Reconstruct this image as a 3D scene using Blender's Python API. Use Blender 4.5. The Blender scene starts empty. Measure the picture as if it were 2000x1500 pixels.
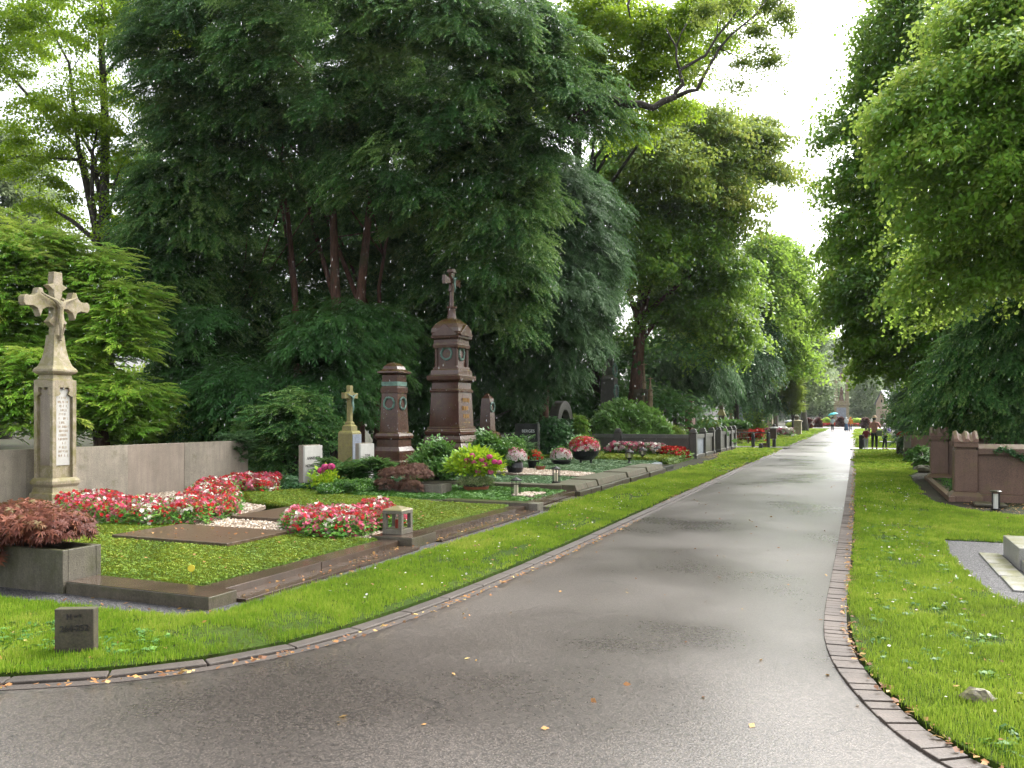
import bpy, math, random
import numpy as np
from mathutils import Vector, Matrix
random.seed(7); RNG = np.random.default_rng(7)
SC = bpy.context.scene; COL = SC.collection
S_, C_ = 0.3874, 0.9219          # the camera looks 22.8 degrees left of the avenue (+Y)
FPX, HY, EYE = 1600.0, 812.0, 1.75

def PD(px, d):                    # point seen in column px at forward distance d -> (x, y)
    xc = (px - 1000.0) * d / FPX
    return (-S_ * d + C_ * xc, C_ * d + S_ * xc)
def P(px, py, z=0.0):             # point of the level z seen at a pixel
    return PD(px, FPX * (EYE - z) / (py - HY))
def ZD(py, d): return EYE + (HY - py) * d / FPX
def GD(py, z=0.0): return FPX * (EYE - z) / (py - HY)

# ---------------------------------------------------------------- materials
class NT:
    def __init__(s, name):
        s.m = bpy.data.materials.new(name); s.m.use_nodes = True
        s.t = s.m.node_tree; s.n = s.t.nodes; s.l = s.t.links; s.n.clear()
        s.out = s.n.new('ShaderNodeOutputMaterial')
    def new(s, ty, **kw):
        n = s.n.new(ty)
        for k, v in kw.items():
            if k.startswith('i_'):
                key = k[2:]
                n.inputs[int(key) if key.isdigit() else key.replace('_', ' ')].default_value = v
            else: setattr(n, k, v)
        return n
    def link(s, a, b): s.l.new(a, b)
    def coord(s, kind='Object', scale=(1, 1, 1)):
        tc = s.new('ShaderNodeTexCoord'); mp = s.new('ShaderNodeMapping'); mp.inputs['Scale'].default_value = scale
        s.link(tc.outputs[kind], mp.inputs['Vector']); return mp.outputs['Vector']
    def noise(s, vec, scale, detail=4, rough=0.6):
        n = s.new('ShaderNodeTexNoise'); n.inputs['Scale'].default_value = scale; n.inputs['Detail'].default_value = detail
        n.inputs['Roughness'].default_value = rough; s.link(vec, n.inputs['Vector']); return n.outputs['Fac']
    def ramp(s, fac, stops):
        r = s.new('ShaderNodeValToRGB'); e = r.color_ramp.elements
        while len(e) < len(stops): e.new(0.5)
        for i, (p, c) in enumerate(stops):
            e[i].position = p; e[i].color = (c if len(c) == 4 else tuple(c) + (1,)) if hasattr(c, '__len__') else (c, c, c, 1)
        s.link(fac, r.inputs['Fac']); return r.outputs['Color']
    def mix(s, fac, a, b, mode='MIX'):
        m = s.new('ShaderNodeMix', data_type='RGBA', blend_type=mode)
        for inp, v in ((m.inputs[0], fac), (m.inputs[6], a), (m.inputs[7], b)):
            if hasattr(v, 'is_output'): s.link(v, inp)
            elif hasattr(v, '__len__'): inp.default_value = tuple(v) + (1,) if len(v) == 3 else v
            else: inp.default_value = v
        return m.outputs[2]
    def math(s, op, a, b=0.5, clamp=False):
        m = s.new('ShaderNodeMath', operation=op, use_clamp=clamp)
        for inp, v in ((m.inputs[0], a), (m.inputs[1], b)):
            if hasattr(v, 'is_output'): s.link(v, inp)
            else: inp.default_value = v
        return m.outputs[0]
    def principled(s, col, rough=0.6, bump=None, bstr=0.3, bdist=0.01, **kw):
        p = s.new('ShaderNodeBsdfPrincipled')
        if hasattr(col, 'is_output'): s.link(col, p.inputs['Base Color'])
        else: p.inputs['Base Color'].default_value = tuple(col) + (1,)
        if hasattr(rough, 'is_output'): s.link(rough, p.inputs['Roughness'])
        else: p.inputs['Roughness'].default_value = rough
        for k, v in kw.items(): p.inputs[k.replace('_', ' ')].default_value = v
        if bump is not None:
            b = s.new('ShaderNodeBump'); b.inputs['Strength'].default_value = bstr; b.inputs['Distance'].default_value = bdist
            s.link(bump, b.inputs['Height']); s.link(b.outputs['Normal'], p.inputs['Normal'])
        s.link(p.outputs[0], s.out.inputs[0]); return p

def stone(name, c1, c2, moss=0.0, mosscol=(.12, .12, .03), scale=3.0, rough=0.6, streak=0.5, grain=60, gamt=.35, bstr=.35, panel=None):
    t = NT(name); v = t.coord()
    big = t.noise(v, scale, 6, .65)
    col = t.mix(t.ramp(big, [(.35, (0, 0, 0)), (.68, (1, 1, 1))]), c1, c2)
    if streak:
        sv = t.coord(scale=(6, 6, .5)); st = t.noise(sv, 1.6, 5, .7)
        col = t.mix(t.math('MULTIPLY', t.ramp(st, [(.42, (0, 0, 0)), (.72, (1, 1, 1))]), streak), col, tuple(x * .45 for x in c1))
    g = t.noise(v, grain, 3, .7)
    col = t.mix(gamt, col, t.ramp(g, [(.3, tuple(x * .35 for x in c1)), (.7, tuple(min(1, x * 1.5) for x in c2))]))
    if moss:
        geo = t.new('ShaderNodeNewGeometry'); sep = t.new('ShaderNodeSeparateXYZ'); t.link(geo.outputs['Normal'], sep.inputs[0])
        up = t.math('ADD', t.math('MULTIPLY', sep.outputs[2], .22), .0)
        mn = t.noise(v, scale * 2.2, 6, .7)
        mf = t.ramp(t.math('ADD', mn, up), [(.62 - moss * .3, (0, 0, 0)), (.8 - moss * .2, (1, 1, 1))])
        col = t.mix(t.math('MULTIPLY', mf, .85), col, mosscol)
    t.principled(col, rough, g, bstr, .01); return t.m

def plain(name, col, rough=.5, var=.25, scale=20, **kw):
    t = NT(name); n = t.noise(t.coord(), scale, 4)
    c = t.mix(t.ramp(n, [(.3, (0, 0, 0)), (.7, (1, 1, 1))]), tuple(x * (1 - var) for x in col), tuple(min(1, x * (1 + var)) for x in col))
    t.principled(c, rough, n, .15, .004, **kw); return t.m

def leafmat(name, stops, rough=.45, trans=.25, spec=.5, gain=1.0):
    rough = rough + .1; stops = [(p_, tuple(min(.9, x * gain) for x in c_)) for p_, c_ in stops]
    t = NT(name); a = t.new('ShaderNodeAttribute', attribute_name='tint')
    n = t.noise(t.coord(), .45, 3)
    f = t.math('ADD', a.outputs['Fac'], t.math('MULTIPLY', t.math('SUBTRACT', n, .5), .7), True)
    col = t.ramp(f, stops)
    p = t.new('ShaderNodeBsdfPrincipled'); t.link(col, p.inputs['Base Color']); p.inputs['Roughness'].default_value = rough
    p.inputs['Specular IOR Level'].default_value = spec * .6
    tr = t.new('ShaderNodeBsdfTranslucent'); t.link(t.mix(.5, col, tuple(min(1, x * 1.7) for x in stops[-1][1])), tr.inputs[0])
    mx = t.new('ShaderNodeMixShader'); mx.inputs[0].default_value = trans
    t.link(p.outputs[0], mx.inputs[1]); t.link(tr.outputs[0], mx.inputs[2]); t.link(mx.outputs[0], t.out.inputs[0])
    return t.m

# ---------------------------------------------------------------- objects
def props(o, label=None, cat=None, group=None, kind=None):
    if label: o['label'] = label
    if cat: o['category'] = cat
    if group: o['group'] = group
    if kind: o['kind'] = kind
    return o
def thing(name, label, cat, loc=(0, 0, 0), rz=0.0, group=None):
    o = bpy.data.objects.new(name, None); COL.objects.link(o)
    o.location = (loc[0], loc[1], loc[2] if len(loc) > 2 else 0); o.rotation_euler = (0, 0, rz); o.empty_display_size = .1
    return props(o, label, cat, group)
def link(name, me, mat=None, parent=None):
    o = bpy.data.objects.new(name, me); COL.objects.link(o)
    if mat is not None: me.materials.append(mat)
    if parent is not None: o.parent = parent
    return o
def kids(o): return [c for c in list(COL.objects) if c.parent == o]
def dup(root, loc, rz=None, label=None, sc=None):
    ch = {}
    for c in list(COL.objects):
        if c.parent is not None: ch.setdefault(c.parent.name, []).append(c)
    def rec(o, parent):
        c = o.copy(); COL.objects.link(c)
        if parent is not None: c.parent = parent
        for k in ch.get(o.name, []): rec(k, c)
        return c
    r = rec(root, None); r.location = (loc[0], loc[1], loc[2] if len(loc) > 2 else 0)
    if rz is not None: r.rotation_euler = (0, 0, rz)
    if label: r['label'] = label
    if sc: r.scale = (sc, sc, sc)
    return r

class MB:
    def __init__(s): s.v = []; s.f = []
    def add(s, vs, fs):
        b = len(s.v); s.v += [tuple(x) for x in vs]; s.f += [tuple(i + b for i in f) for f in fs]; return s
    def box(s, x0, x1, y0, y1, z0, z1, rz=0, c=None):
        vs = [(x, y, z) for z in (z0, z1) for x, y in ((x0, y0), (x1, y0), (x1, y1), (x0, y1))]
        if rz:
            cx, cy = c or ((x0 + x1) / 2, (y0 + y1) / 2); a, b = math.cos(rz), math.sin(rz)
            vs = [(cx + (x - cx) * a - (y - cy) * b, cy + (x - cx) * b + (y - cy) * a, z) for x, y, z in vs]
        return s.add(vs, [(0, 3, 2, 1), (4, 5, 6, 7), (0, 1, 5, 4), (1, 2, 6, 5), (2, 3, 7, 6), (3, 0, 4, 7)])
    def cb(s, cx, cy, cz, sx, sy, sz, rz=0): return s.box(cx - sx / 2, cx + sx / 2, cy - sy / 2, cy + sy / 2, cz, cz + sz, rz)
    def prism(s, pts, z0, z1, pts2=None):
        n = len(pts); p2 = pts2 or pts
        vs = [(x, y, z0) for x, y in pts] + [(x, y, z1) for x, y in p2]
        return s.add(vs, [tuple(range(n))[::-1], tuple(range(n, 2 * n))] + [(i, (i + 1) % n, n + (i + 1) % n, n + i) for i in range(n)])
    def loft(s, prof, n=4, cx=0, cy=0, rot=None, sy=1.0):     # prof: (z, half width); n-sided rings, closed ends
        rot = math.pi / n if rot is None else rot; k = 1 / math.cos(math.pi / n) if n <= 8 else 1
        vs = []
        for z, r in prof:
            for i in range(n):
                a = rot + 2 * math.pi * i / n; vs.append((cx + r * k * math.cos(a), cy + r * k * math.sin(a) * sy, z))
        m = len(prof); fs = [tuple(range(n))[::-1], tuple(range((m - 1) * n, m * n))]
        for j in range(m - 1):
            for i in range(n):
                a = j * n + i; b = j * n + (i + 1) % n; fs.append((a, b, b + n, a + n))
        return s.add(vs, fs)
    def tube(s, path, radii, n=8):
        path = [Vector(p) for p in path]; vs = []; m = len(path)
        if not hasattr(radii, '__len__'): radii = [radii] * m
        dd = path[-1] - path[0]; ref = Vector((1, 0, 0)) if abs(dd.z) > .75 * dd.length else Vector((0, 0, 1))
        for i, p in enumerate(path):
            t = (path[min(i + 1, m - 1)] - path[max(i - 1, 0)]).normalized()
            u = t.cross(ref); u = (u if u.length > .05 else t.cross(Vector((.3, 1, 0)))).normalized(); w = t.cross(u)
            for k in range(n):
                a = 2 * math.pi * k / n; vs.append(p + (u * math.cos(a) + w * math.sin(a)) * radii[i])
        fs = [tuple(range(n)), tuple(range((m - 1) * n, m * n))[::-1]]
        for j in range(m - 1):
            for i in range(n):
                a = j * n + i; b = j * n + (i + 1) % n; fs.append((a, a + n, b + n, b))
        return s.add(vs, fs)
    def ring(s, c, R, r, axis='x', n=20, m=6, bump=0):           # torus whose axis is x or y or z
        vs = []
        for i in range(n):
            a = 2 * math.pi * i / n; rr = r * (1 + bump * (i % 2))
            for j in range(m):
                b = 2 * math.pi * j / m; d = R + rr * math.cos(b); h = rr * math.sin(b)
                q = (h, d * math.cos(a), d * math.sin(a)) if axis == 'x' else (d * math.cos(a), h, d * math.sin(a)) if axis == 'y' else (d * math.cos(a), d * math.sin(a), h)
                vs.append((c[0] + q[0], c[1] + q[1], c[2] + q[2]))
        return s.add(vs, [(i * m + j, ((i + 1) % n) * m + j, ((i + 1) % n) * m + (j + 1) % m, i * m + (j + 1) % m) for i in range(n) for j in range(m)])
    def blob(s, c, rx, ry, rz, n=10, m=7, jit=0.0):
        vs = []; 
        for j in range(1, m):
            th = math.pi * j / m
            for i in range(n):
                a = 2 * math.pi * i / n; k = 1 + random.uniform(-jit, jit)
                vs.append((c[0] + rx * k * math.sin(th) * math.cos(a), c[1] + ry * k * math.sin(th) * math.sin(a), c[2] + rz * k * math.cos(th)))
        t = len(vs); vs += [(c[0], c[1], c[2] + rz), (c[0], c[1], c[2] - rz)]
        fs = [(j * n + i, (j + 1) * n + i, (j + 1) * n + (i + 1) % n, j * n + (i + 1) % n) for j in range(m - 2) for i in range(n)]
        fs += [(t, i, (i + 1) % n) for i in range(n)] + [(t + 1, (m - 2) * n + (i + 1) % n, (m - 2) * n + i) for i in range(n)]
        return s.add(vs, fs)
    def xz(s, pts, y0, y1):                                      # outline in x,z given thickness in y
        n = len(pts); vs = [(x, y0, z) for x, z in pts] + [(x, y1, z) for x, z in pts]
        return s.add(vs, [tuple(range(n)), tuple(range(n, 2 * n))[::-1]] + [(i, n + i, n + (i + 1) % n, (i + 1) % n) for i in range(n)])
    def yz(s, pts, x0, x1):
        n = len(pts); vs = [(x0, y, z) for y, z in pts] + [(x1, y, z) for y, z in pts]
        return s.add(vs, [tuple(range(n))[::-1], tuple(range(n, 2 * n))] + [(i, (i + 1) % n, n + (i + 1) % n, n + i) for i in range(n)])
    def build(s, name, mat, parent=None, bevel=0, smooth=False, loc=None, rz=None):
        me = bpy.data.meshes.new(name); me.from_pydata(s.v, [], s.f); me.update()
        if smooth: me.shade_smooth()
        o = link(name, me, mat, parent)
        if bevel:
            b = o.modifiers.new('bevel', 'BEVEL'); b.width = bevel; b.segments = 2; b.limit_method = 'ANGLE'; b.harden_normals = False
        if loc is not None: o.location = (loc[0], loc[1], loc[2] if len(loc) > 2 else 0)
        if rz is not None: o.rotation_euler = (0, 0, rz)
        return o

def text(body, size, mat, parent, loc, rot, depth=.002, align='CENTER', font_sx=1.0):
    cu = bpy.data.curves.new('lettering', 'FONT'); cu.body = body; cu.size = size; cu.extrude = depth; cu.offset = size * .018; cu.align_x = align; cu.align_y = 'TOP'
    tmp = bpy.data.objects.new('tmp', cu); COL.objects.link(tmp)
    dg = bpy.context.evaluated_depsgraph_get(); me = bpy.data.meshes.new_from_object(tmp.evaluated_get(dg))
    bpy.data.objects.remove(tmp); me.materials.clear()
    o = link('lettering', me, mat, parent); o.location = loc; o.rotation_euler = rot; o.scale = (font_sx, 1, 1); return o
def strokes(rows, w, h, lh, mat, parent, face='x', c=(0, 0, 0), seed=1, thick=.006):   # weathered lettering too worn to read
    r = random.Random(seed); m = MB()
    for k in range(rows):
        half = w * r.uniform(.3, .48); u = -half; z = c[2] - k * lh
        while u < half:
            d = h * r.uniform(.25, .6)
            if r.random() < .85:
                for q in range(r.choice((1, 2))):
                    a = u + d * q * .6
                    if face == 'x': m.box(c[0], c[0] + thick, c[1] + a, c[1] + a + h * .16, z - h * r.uniform(.75, 1), z)
                    else: m.box(c[0] + a, c[0] + a + h * .16, c[1] - thick, c[1], z - h * r.uniform(.75, 1), z)
                zz = z - h * r.choice((.14, .55, .98))
                if face == 'x': m.box(c[0], c[0] + thick * .8, c[1] + u, c[1] + u + d, zz, zz + h * .13)
                else: m.box(c[0] + u, c[0] + u + d, c[1] - thick * .8, c[1], zz, zz + h * .13)
            u += d + h * .22
    return m.build('lettering', mat, parent)

# ---------------------------------------------------------------- scattering (numpy)
def npmesh(name, V, F, tint=None, mat=None, parent=None, off=(0, 0, 0), obj=True):
    V = np.asarray(V, np.float32) - np.asarray(off, np.float32); F = np.asarray(F, np.int32)
    me = bpy.data.meshes.new(name); me.vertices.add(len(V)); me.vertices.foreach_set('co', V.ravel())
    k = F.shape[1]; me.loops.add(F.size); me.loops.foreach_set('vertex_index', F.ravel())
    me.polygons.add(len(F)); me.polygons.foreach_set('loop_start', np.arange(0, F.size, k, dtype=np.int32))
    me.polygons.foreach_set('loop_total', np.full(len(F), k, np.int32)); me.update(calc_edges=True)
    if tint is not None:
        a = me.attributes.new('tint', 'FLOAT', 'FACE'); a.data.foreach_set('value', np.asarray(tint, np.float32))
    return link(name, me, mat, parent)
def frames(fwd, roll=None, up=(0, 0, 1)):
    f = fwd / (np.linalg.norm(fwd, axis=1, keepdims=True) + 1e-9)
    u = np.broadcast_to(np.asarray(up, float), f.shape)
    s = np.cross(u, f); n = np.linalg.norm(s, axis=1, keepdims=True); s = np.where(n > 1e-3, s / (n + 1e-9), np.array([[1., 0, 0]]))
    w = np.cross(f, s)
    if roll is not None:
        c, q = np.cos(roll)[:, None], np.sin(roll)[:, None]; s, w = s * c + w * q, w * c - s * q
    return np.stack([f, s, w], axis=2)
def scatter(tm, pos, M, sc, tint):
    V, F, T = tm; N = len(pos); n = len(V)
    P_ = np.einsum('nij,kj->nki', M, V) * np.asarray(sc)[:, None, None] + np.asarray(pos)[:, None, :]
    FF = F[None] + (np.arange(N) * n)[:, None, None]
    TT = np.clip(np.asarray(tint)[:, None] + T[None], 0, 1)
    return P_.reshape(-1, 3), FF.reshape(-1, F.shape[1]), TT.ravel()
def join(parts):
    V = []; F = []; T = []; b = 0
    for v, f, t in parts: V.append(v); F.append(f + b); T.append(t); b += len(v)
    return np.concatenate(V), np.concatenate(F), np.concatenate(T)
def leaf_quads(base, d, side, L, W, sag=.15):
    L = L[:, None]; W = W[:, None]; z = np.array([[0, 0, 1.]])
    a = base; b = base + d * L * .5 + side * W * .5 - z * L * sag * .2; c = base + d * L - z * L * sag; e = base + d * L * .5 - side * W * .5 - z * L * sag * .2
    n = len(base); V = np.stack([a, b, c, e], 1).reshape(-1, 3); return V, np.arange(4 * n).reshape(-1, 4)
def t_leaves(n, R, flat, L, W, seed=1, tilt=.5, tv=.12):
    r = np.random.default_rng(seed); p = r.normal(size=(n, 3)); p /= np.linalg.norm(p, axis=1, keepdims=True); p *= (r.random((n, 1)) ** .5) * R; p[:, 2] *= flat
    d = r.normal(size=(n, 3)); d[:, 2] = d[:, 2] * tilt - .25; d += p / R * .8; d /= np.linalg.norm(d, axis=1, keepdims=True)
    nrm = r.normal(size=(n, 3)) * tilt; nrm[:, 2] += 1; s = np.cross(nrm, d); s /= np.linalg.norm(s, axis=1, keepdims=True)
    V, F = leaf_quads(p, d, s, L * r.uniform(.7, 1.2, n), W * r.uniform(.7, 1.2, n)); return V, F, r.normal(0, tv, n)
def t_spray(n, L, ll, lw, ang=55, droop=.25, seed=1, tv=.08, curl=.35):
    r = np.random.default_rng(seed); t = np.linspace(.05, 1, n); B = []; D = []; W = []; 
    for k, x in enumerate(t):
        for sg in (-1, 1):
            a = math.radians(ang) * sg * (1 - .6 * x) + r.normal(0, .12)
            d = np.array([math.cos(a), math.sin(a), -curl * x + r.normal(0, .18)]); d /= np.linalg.norm(d)
            B.append((L * x, 0, -droop * L * x * x)); D.append(d); W.append(ll * (1.15 - .55 * x) * r.uniform(.8, 1.15))
    B = np.array(B); D = np.array(D); W = np.array(W); up = np.tile([[0, 0, 1.]], (len(B), 1)) + r.normal(0, .25, (len(B), 3))
    s = np.cross(up, D); s /= np.linalg.norm(s, axis=1, keepdims=True)
    V, F = leaf_quads(B, D, s, W, np.full(len(B), lw), .3); return V, F, r.normal(0, tv, len(B))
def crown_pts(lobes, npads, per, pad, droop=.5, thick=.12, fill=.4, seed=1, back=.35, low=-1., pitch=-.35, spread=.9, padtint=.16, outl=.22):
    r = np.random.default_rng(seed); w = np.array([l[3] * l[4] for l in lobes], float); w /= w.sum()
    pos = []; fw = []; tn = []; pads = []
    k = r.choice(len(lobes), npads * 3, p=w)
    for i in k:
        x, y, z, rh, rz = lobes[i][:5]
        d = r.normal(size=3); d /= np.linalg.norm(d)
        if d[2] < low: continue
        cam = np.array([-x, -y, 0.]); cam /= np.linalg.norm(cam)
        if d @ cam < -.15 and r.random() > back: continue
        rr = 1 - fill * r.random() ** 1.3 + (.22 * r.random() if r.random() < outl else 0); c = np.array([x, y, z]) + d * rr * np.array([max(rh * .35, rh - .6 * pad), max(rh * .35, rh - .6 * pad), max(rz * .4, rz - .35 * pad)])
        if c[2] < .08: continue
        o = np.array([d[0], d[1], 0]) + r.normal(0, .25, 3) * [1, 1, 0]; o /= np.linalg.norm(o) + 1e-6; sd = np.array([-o[1], o[0], 0])
        ps = pad * r.choice([.45, .7, 1., 1.35], p=[.25, .3, .3, .15]); n = int(per * r.uniform(.7, 1.2))
        u = r.uniform(-1, 1, n); v = r.uniform(-1, 1, n) * np.sqrt(np.clip(1.1 - u * u, .05, 1)) * .8
        zz = -droop * (np.clip(u + .5, 0, 2) ** 2) * .6 - droop * .35 * v * v + r.normal(0, thick, n)
        tw = r.uniform(-.25, .25); q = c + ps * (u[:, None] * o + v[:, None] * sd + (zz + tw * v)[:, None] * [0, 0, 1])
        f = o[None] + sd[None] * (v[:, None] * spread + r.normal(0, .3, (n, 1))) + np.array([[0, 0, 1.]]) * (pitch - droop * .8 * np.clip(u, -.3, 1)[:, None] + r.normal(0, .18, (n, 1)))
        pos.append(q); fw.append(f); tn.append(np.full(n, .5 + r.normal(0, padtint)) + r.normal(0, .08, n)); pads.append((c, ps))
        if len(pads) >= npads: break
    return np.concatenate(pos), np.concatenate(fw), np.concatenate(tn), pads
def lob(px, py, d, rx, rz, depth=0):
    x, y = PD(px, d); return (x, y, ZD(py, d), rx * d / FPX, rz * d / FPX)
# ---------------------------------------------------------------- camera, sky, light
cam = bpy.data.cameras.new('camera'); co = bpy.data.objects.new('camera', cam); COL.objects.link(co); SC.camera = co
co.location = (0, 0, EYE); co.rotation_euler = (math.pi / 2, 0, math.atan2(S_, C_))
cam.sensor_width = 36; cam.lens = 36 * FPX / 2000; cam.shift_y = (HY - 750) / 2000; cam.clip_end = 1500; cam.clip_start = .05
w = bpy.data.worlds.new('World'); SC.world = w; w.use_nodes = True; nt = w.node_tree; nt.nodes.clear()
wo = nt.nodes.new('ShaderNodeOutputWorld'); bg = nt.nodes.new('ShaderNodeBackground'); sky = nt.nodes.new('ShaderNodeTexSky'); hs = nt.nodes.new('ShaderNodeHueSaturation')
sky.sky_type = 'NISHITA'; sky.sun_disc = False; sky.air_density = 1.0; sky.dust_density = 6.0; sky.ozone_density = 1.0
SUN_EL, SUN_AZ = math.radians(46), math.radians(30)       # azimuth clockwise from +Y
sky.sun_elevation = SUN_EL; sky.sun_rotation = SUN_AZ
hs.inputs['Saturation'].default_value = .18; bg.inputs['Strength'].default_value = .15
nt.links.new(sky.outputs[0], hs.inputs['Color']); nt.links.new(hs.outputs[0], bg.inputs[0]); nt.links.new(bg.outputs[0], wo.inputs[0])
sl = bpy.data.lights.new('sun', 'SUN'); sl.energy = .9; sl.angle = math.radians(60); sl.color = (1, .97, .92)
so = bpy.data.objects.new('sun', sl); COL.objects.link(so)
dirv = Vector((math.sin(SUN_AZ) * math.cos(SUN_EL), math.cos(SUN_AZ) * math.cos(SUN_EL), math.sin(SUN_EL)))
so.rotation_euler = dirv.to_track_quat('Z', 'Y').to_euler(); so.location = dirv * 50
SC.view_settings.view_transform = 'Standard'; SC.view_settings.look = 'None'; SC.view_settings.gamma = 1; SC.view_settings.exposure = 2.02
SC.cycles.use_denoising = True; SC.cycles.max_bounces = 7; SC.cycles.diffuse_bounces = 3; SC.cycles.glossy_bounces = 2
SC.cycles.transmission_bounces = 4; SC.cycles.transparent_max_bounces = 4; SC.cycles.volume_bounces = 1
SC.cycles.use_adaptive_sampling = True; SC.cycles.adaptive_threshold = .02; SC.cycles.sample_clamp_indirect = 6
try: SC.cycles.denoiser = 'OPENIMAGEDENOISE'; SC.cycles.denoising_prefilter = 'ACCURATE'
except Exception: pass

# ---------------------------------------------------------------- ground
def sheet(name, pts, z, mat, thick=None):
    m = MB()
    if thick: m.prism(pts, z - thick, z)
    else: m.add([(x, y, z) for x, y in pts], [tuple(range(len(pts)))])
    return props(m.build(name, mat), kind='structure')
t = NT('earth'); v = t.coord(); n1 = t.noise(v, .8, 6); n2 = t.noise(v, 14, 5, .7)
c = t.mix(t.ramp(n1, [(.42, (0, 0, 0)), (.6, (1, 1, 1))]), (.022, .016, .010), (.028, .045, .012))
c = t.mix(.5, c, t.ramp(n2, [(.35, (.012, .009, .006)), (.6, (.035, .03, .016)), (.72, (.10, .055, .02))]))
t.principled(c, .9, n2, .6, .03, Specular_IOR_Level=.2); M_EARTH = t.m
sheet('ground', [(-600, -200), (600, -200), (600, 900), (-600, 900)], -.015, M_EARTH)

t = NT('wet asphalt'); v = t.coord()
fine = t.noise(v, 160, 3, .8); med = t.noise(v, 22, 5, .75); wide = t.noise(v, .34, 3, .5)
agg = t.new('ShaderNodeTexVoronoi'); agg.inputs['Scale'].default_value = 75; t.link(v, agg.inputs['Vector'])
dry = t.ramp(wide, [(.38, (0, 0, 0)), (.60, (1, 1, 1))])
c = t.mix(dry, (.036, .030, .026), (.150, .127, .108))
c = t.mix(t.ramp(med, [(.30, (.9, .9, .9)), (.66, (0, 0, 0))]), c, (.034, .029, .025))
c = t.mix(.55, c, t.ramp(agg.outputs['Distance'], [(.0, (.26, .215, .18)), (.35, (.065, .054, .046)), (.8, (.012, .011, .010))]))
dst = t.new('ShaderNodeVectorMath', operation='ADD'); nz = t.new('ShaderNodeTexNoise'); nz.inputs['Scale'].default_value = 1.7; nz.inputs['Detail'].default_value = 5; t.link(v, nz.inputs['Vector'])
sc3 = t.new('ShaderNodeVectorMath', operation='SCALE'); sc3.inputs['Scale'].default_value = .9; t.link(nz.outputs['Color'], sc3.inputs[0]); t.link(v, dst.inputs[0]); t.link(sc3.outputs[0], dst.inputs[1])
ck = t.new('ShaderNodeTexVoronoi', feature='DISTANCE_TO_EDGE'); ck.inputs['Scale'].default_value = .42; t.link(dst.outputs[0], ck.inputs['Vector'])
crk = t.math('MULTIPLY', t.ramp(ck.outputs['Distance'], [(0, (.8, .8, .8)), (.003, (.5, .5, .5)), (.006, (0, 0, 0))]), t.ramp(t.noise(v, .8, 3), [(.54, (0, 0, 0)), (.60, (1, 1, 1))]))
c = t.mix(crk, c, (.010, .009, .008))
fv = t.ramp(t.math('ADD', t.math('MULTIPLY', wide, .7), t.math('MULTIPLY', med, .3)), [(.40, (.26, .26, .26)), (.52, (.34, .34, .34)), (.68, (.42, .42, .42))])
h = t.math('ADD', t.math('MULTIPLY', fine, .4), t.math('MULTIPLY', agg.outputs['Distance'], -.6))
pr = t.principled(c, fv, h, .35, .004); pr.inputs['Specular IOR Level'].default_value = 1.0; M_ASPH = t.m

LEFT = [(-3.52, 400), (-3.5, 60), (-3.46, 20), (-3.45, 12), (-3.46, 9), (-3.52, 7), (-3.7, 5.4), (-4.12, 4.4), (-5.0, 3.6), (-7, 2.75), (-10, 2.1), (-30, .8), (-60, 0)]
RIGHT = [(-.20, 400), (-.19, 60), (-.2, 20), (-.24, 10), (-.27, 7.7), (-.21, 6.4), (.07, 5.25), (.40, 4.55), (1.1, 3.95), (2.4, 3.5), (5, 3.2), (30, 2.4), (60, 2)]
def smooth(pts, it=2):
    for _ in range(it):
        q = [pts[0]]
        for a, b in zip(pts[:-1], pts[1:]): q += [(a[0] * .75 + b[0] * .25, a[1] * .75 + b[1] * .25), (a[0] * .25 + b[0] * .75, a[1] * .25 + b[1] * .75)]
        pts = q + [pts[-1]]
    return pts
LEFT = smooth(LEFT); RIGHT = smooth(RIGHT)
def offset(pts, d):
    out = []
    for i, p in enumerate(pts):
        a = pts[max(i - 1, 0)]; b = pts[min(i + 1, len(pts) - 1)]; dx, dy = b[0] - a[0], b[1] - a[1]; L = math.hypot(dx, dy)
        out.append((p[0] - dy / L * d, p[1] + dx / L * d))
    return out
def strip(name, a, b, z, mat, kind='structure'):
    n = len(a); m = MB(); m.add([(x, y, z) for x, y in a] + [(x, y, z) for x, y in b], [(i, i + 1, n + i + 1, n + i) for i in range(n - 1)])
    o = m.build(name, mat); return props(o, kind=kind)
# path: strip between both edges by matching arc index, plus the crossing path in front
poly = LEFT + [(-60, -12), (60, -12)] + RIGHT[::-1]
sheet('path', poly, 0.0, M_ASPH)
# cross path at Y ~ 46 and the round place at the far end
xs = [(-.3, 45.1), (14, 45.3), (14, 47.3), (-.3, 47.1)]; sheet('cross_path', xs, .062, M_ASPH)
xl = [(-12, 45.3), (-3.3, 45.1), (-3.3, 47.2), (-12, 46.9)]; sheet('cross_path', xl, .062, M_ASPH)
sheet('far_path', [(-14, 118), (12, 118), (14, 134), (-16, 134)], .064, M_ASPH)

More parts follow.
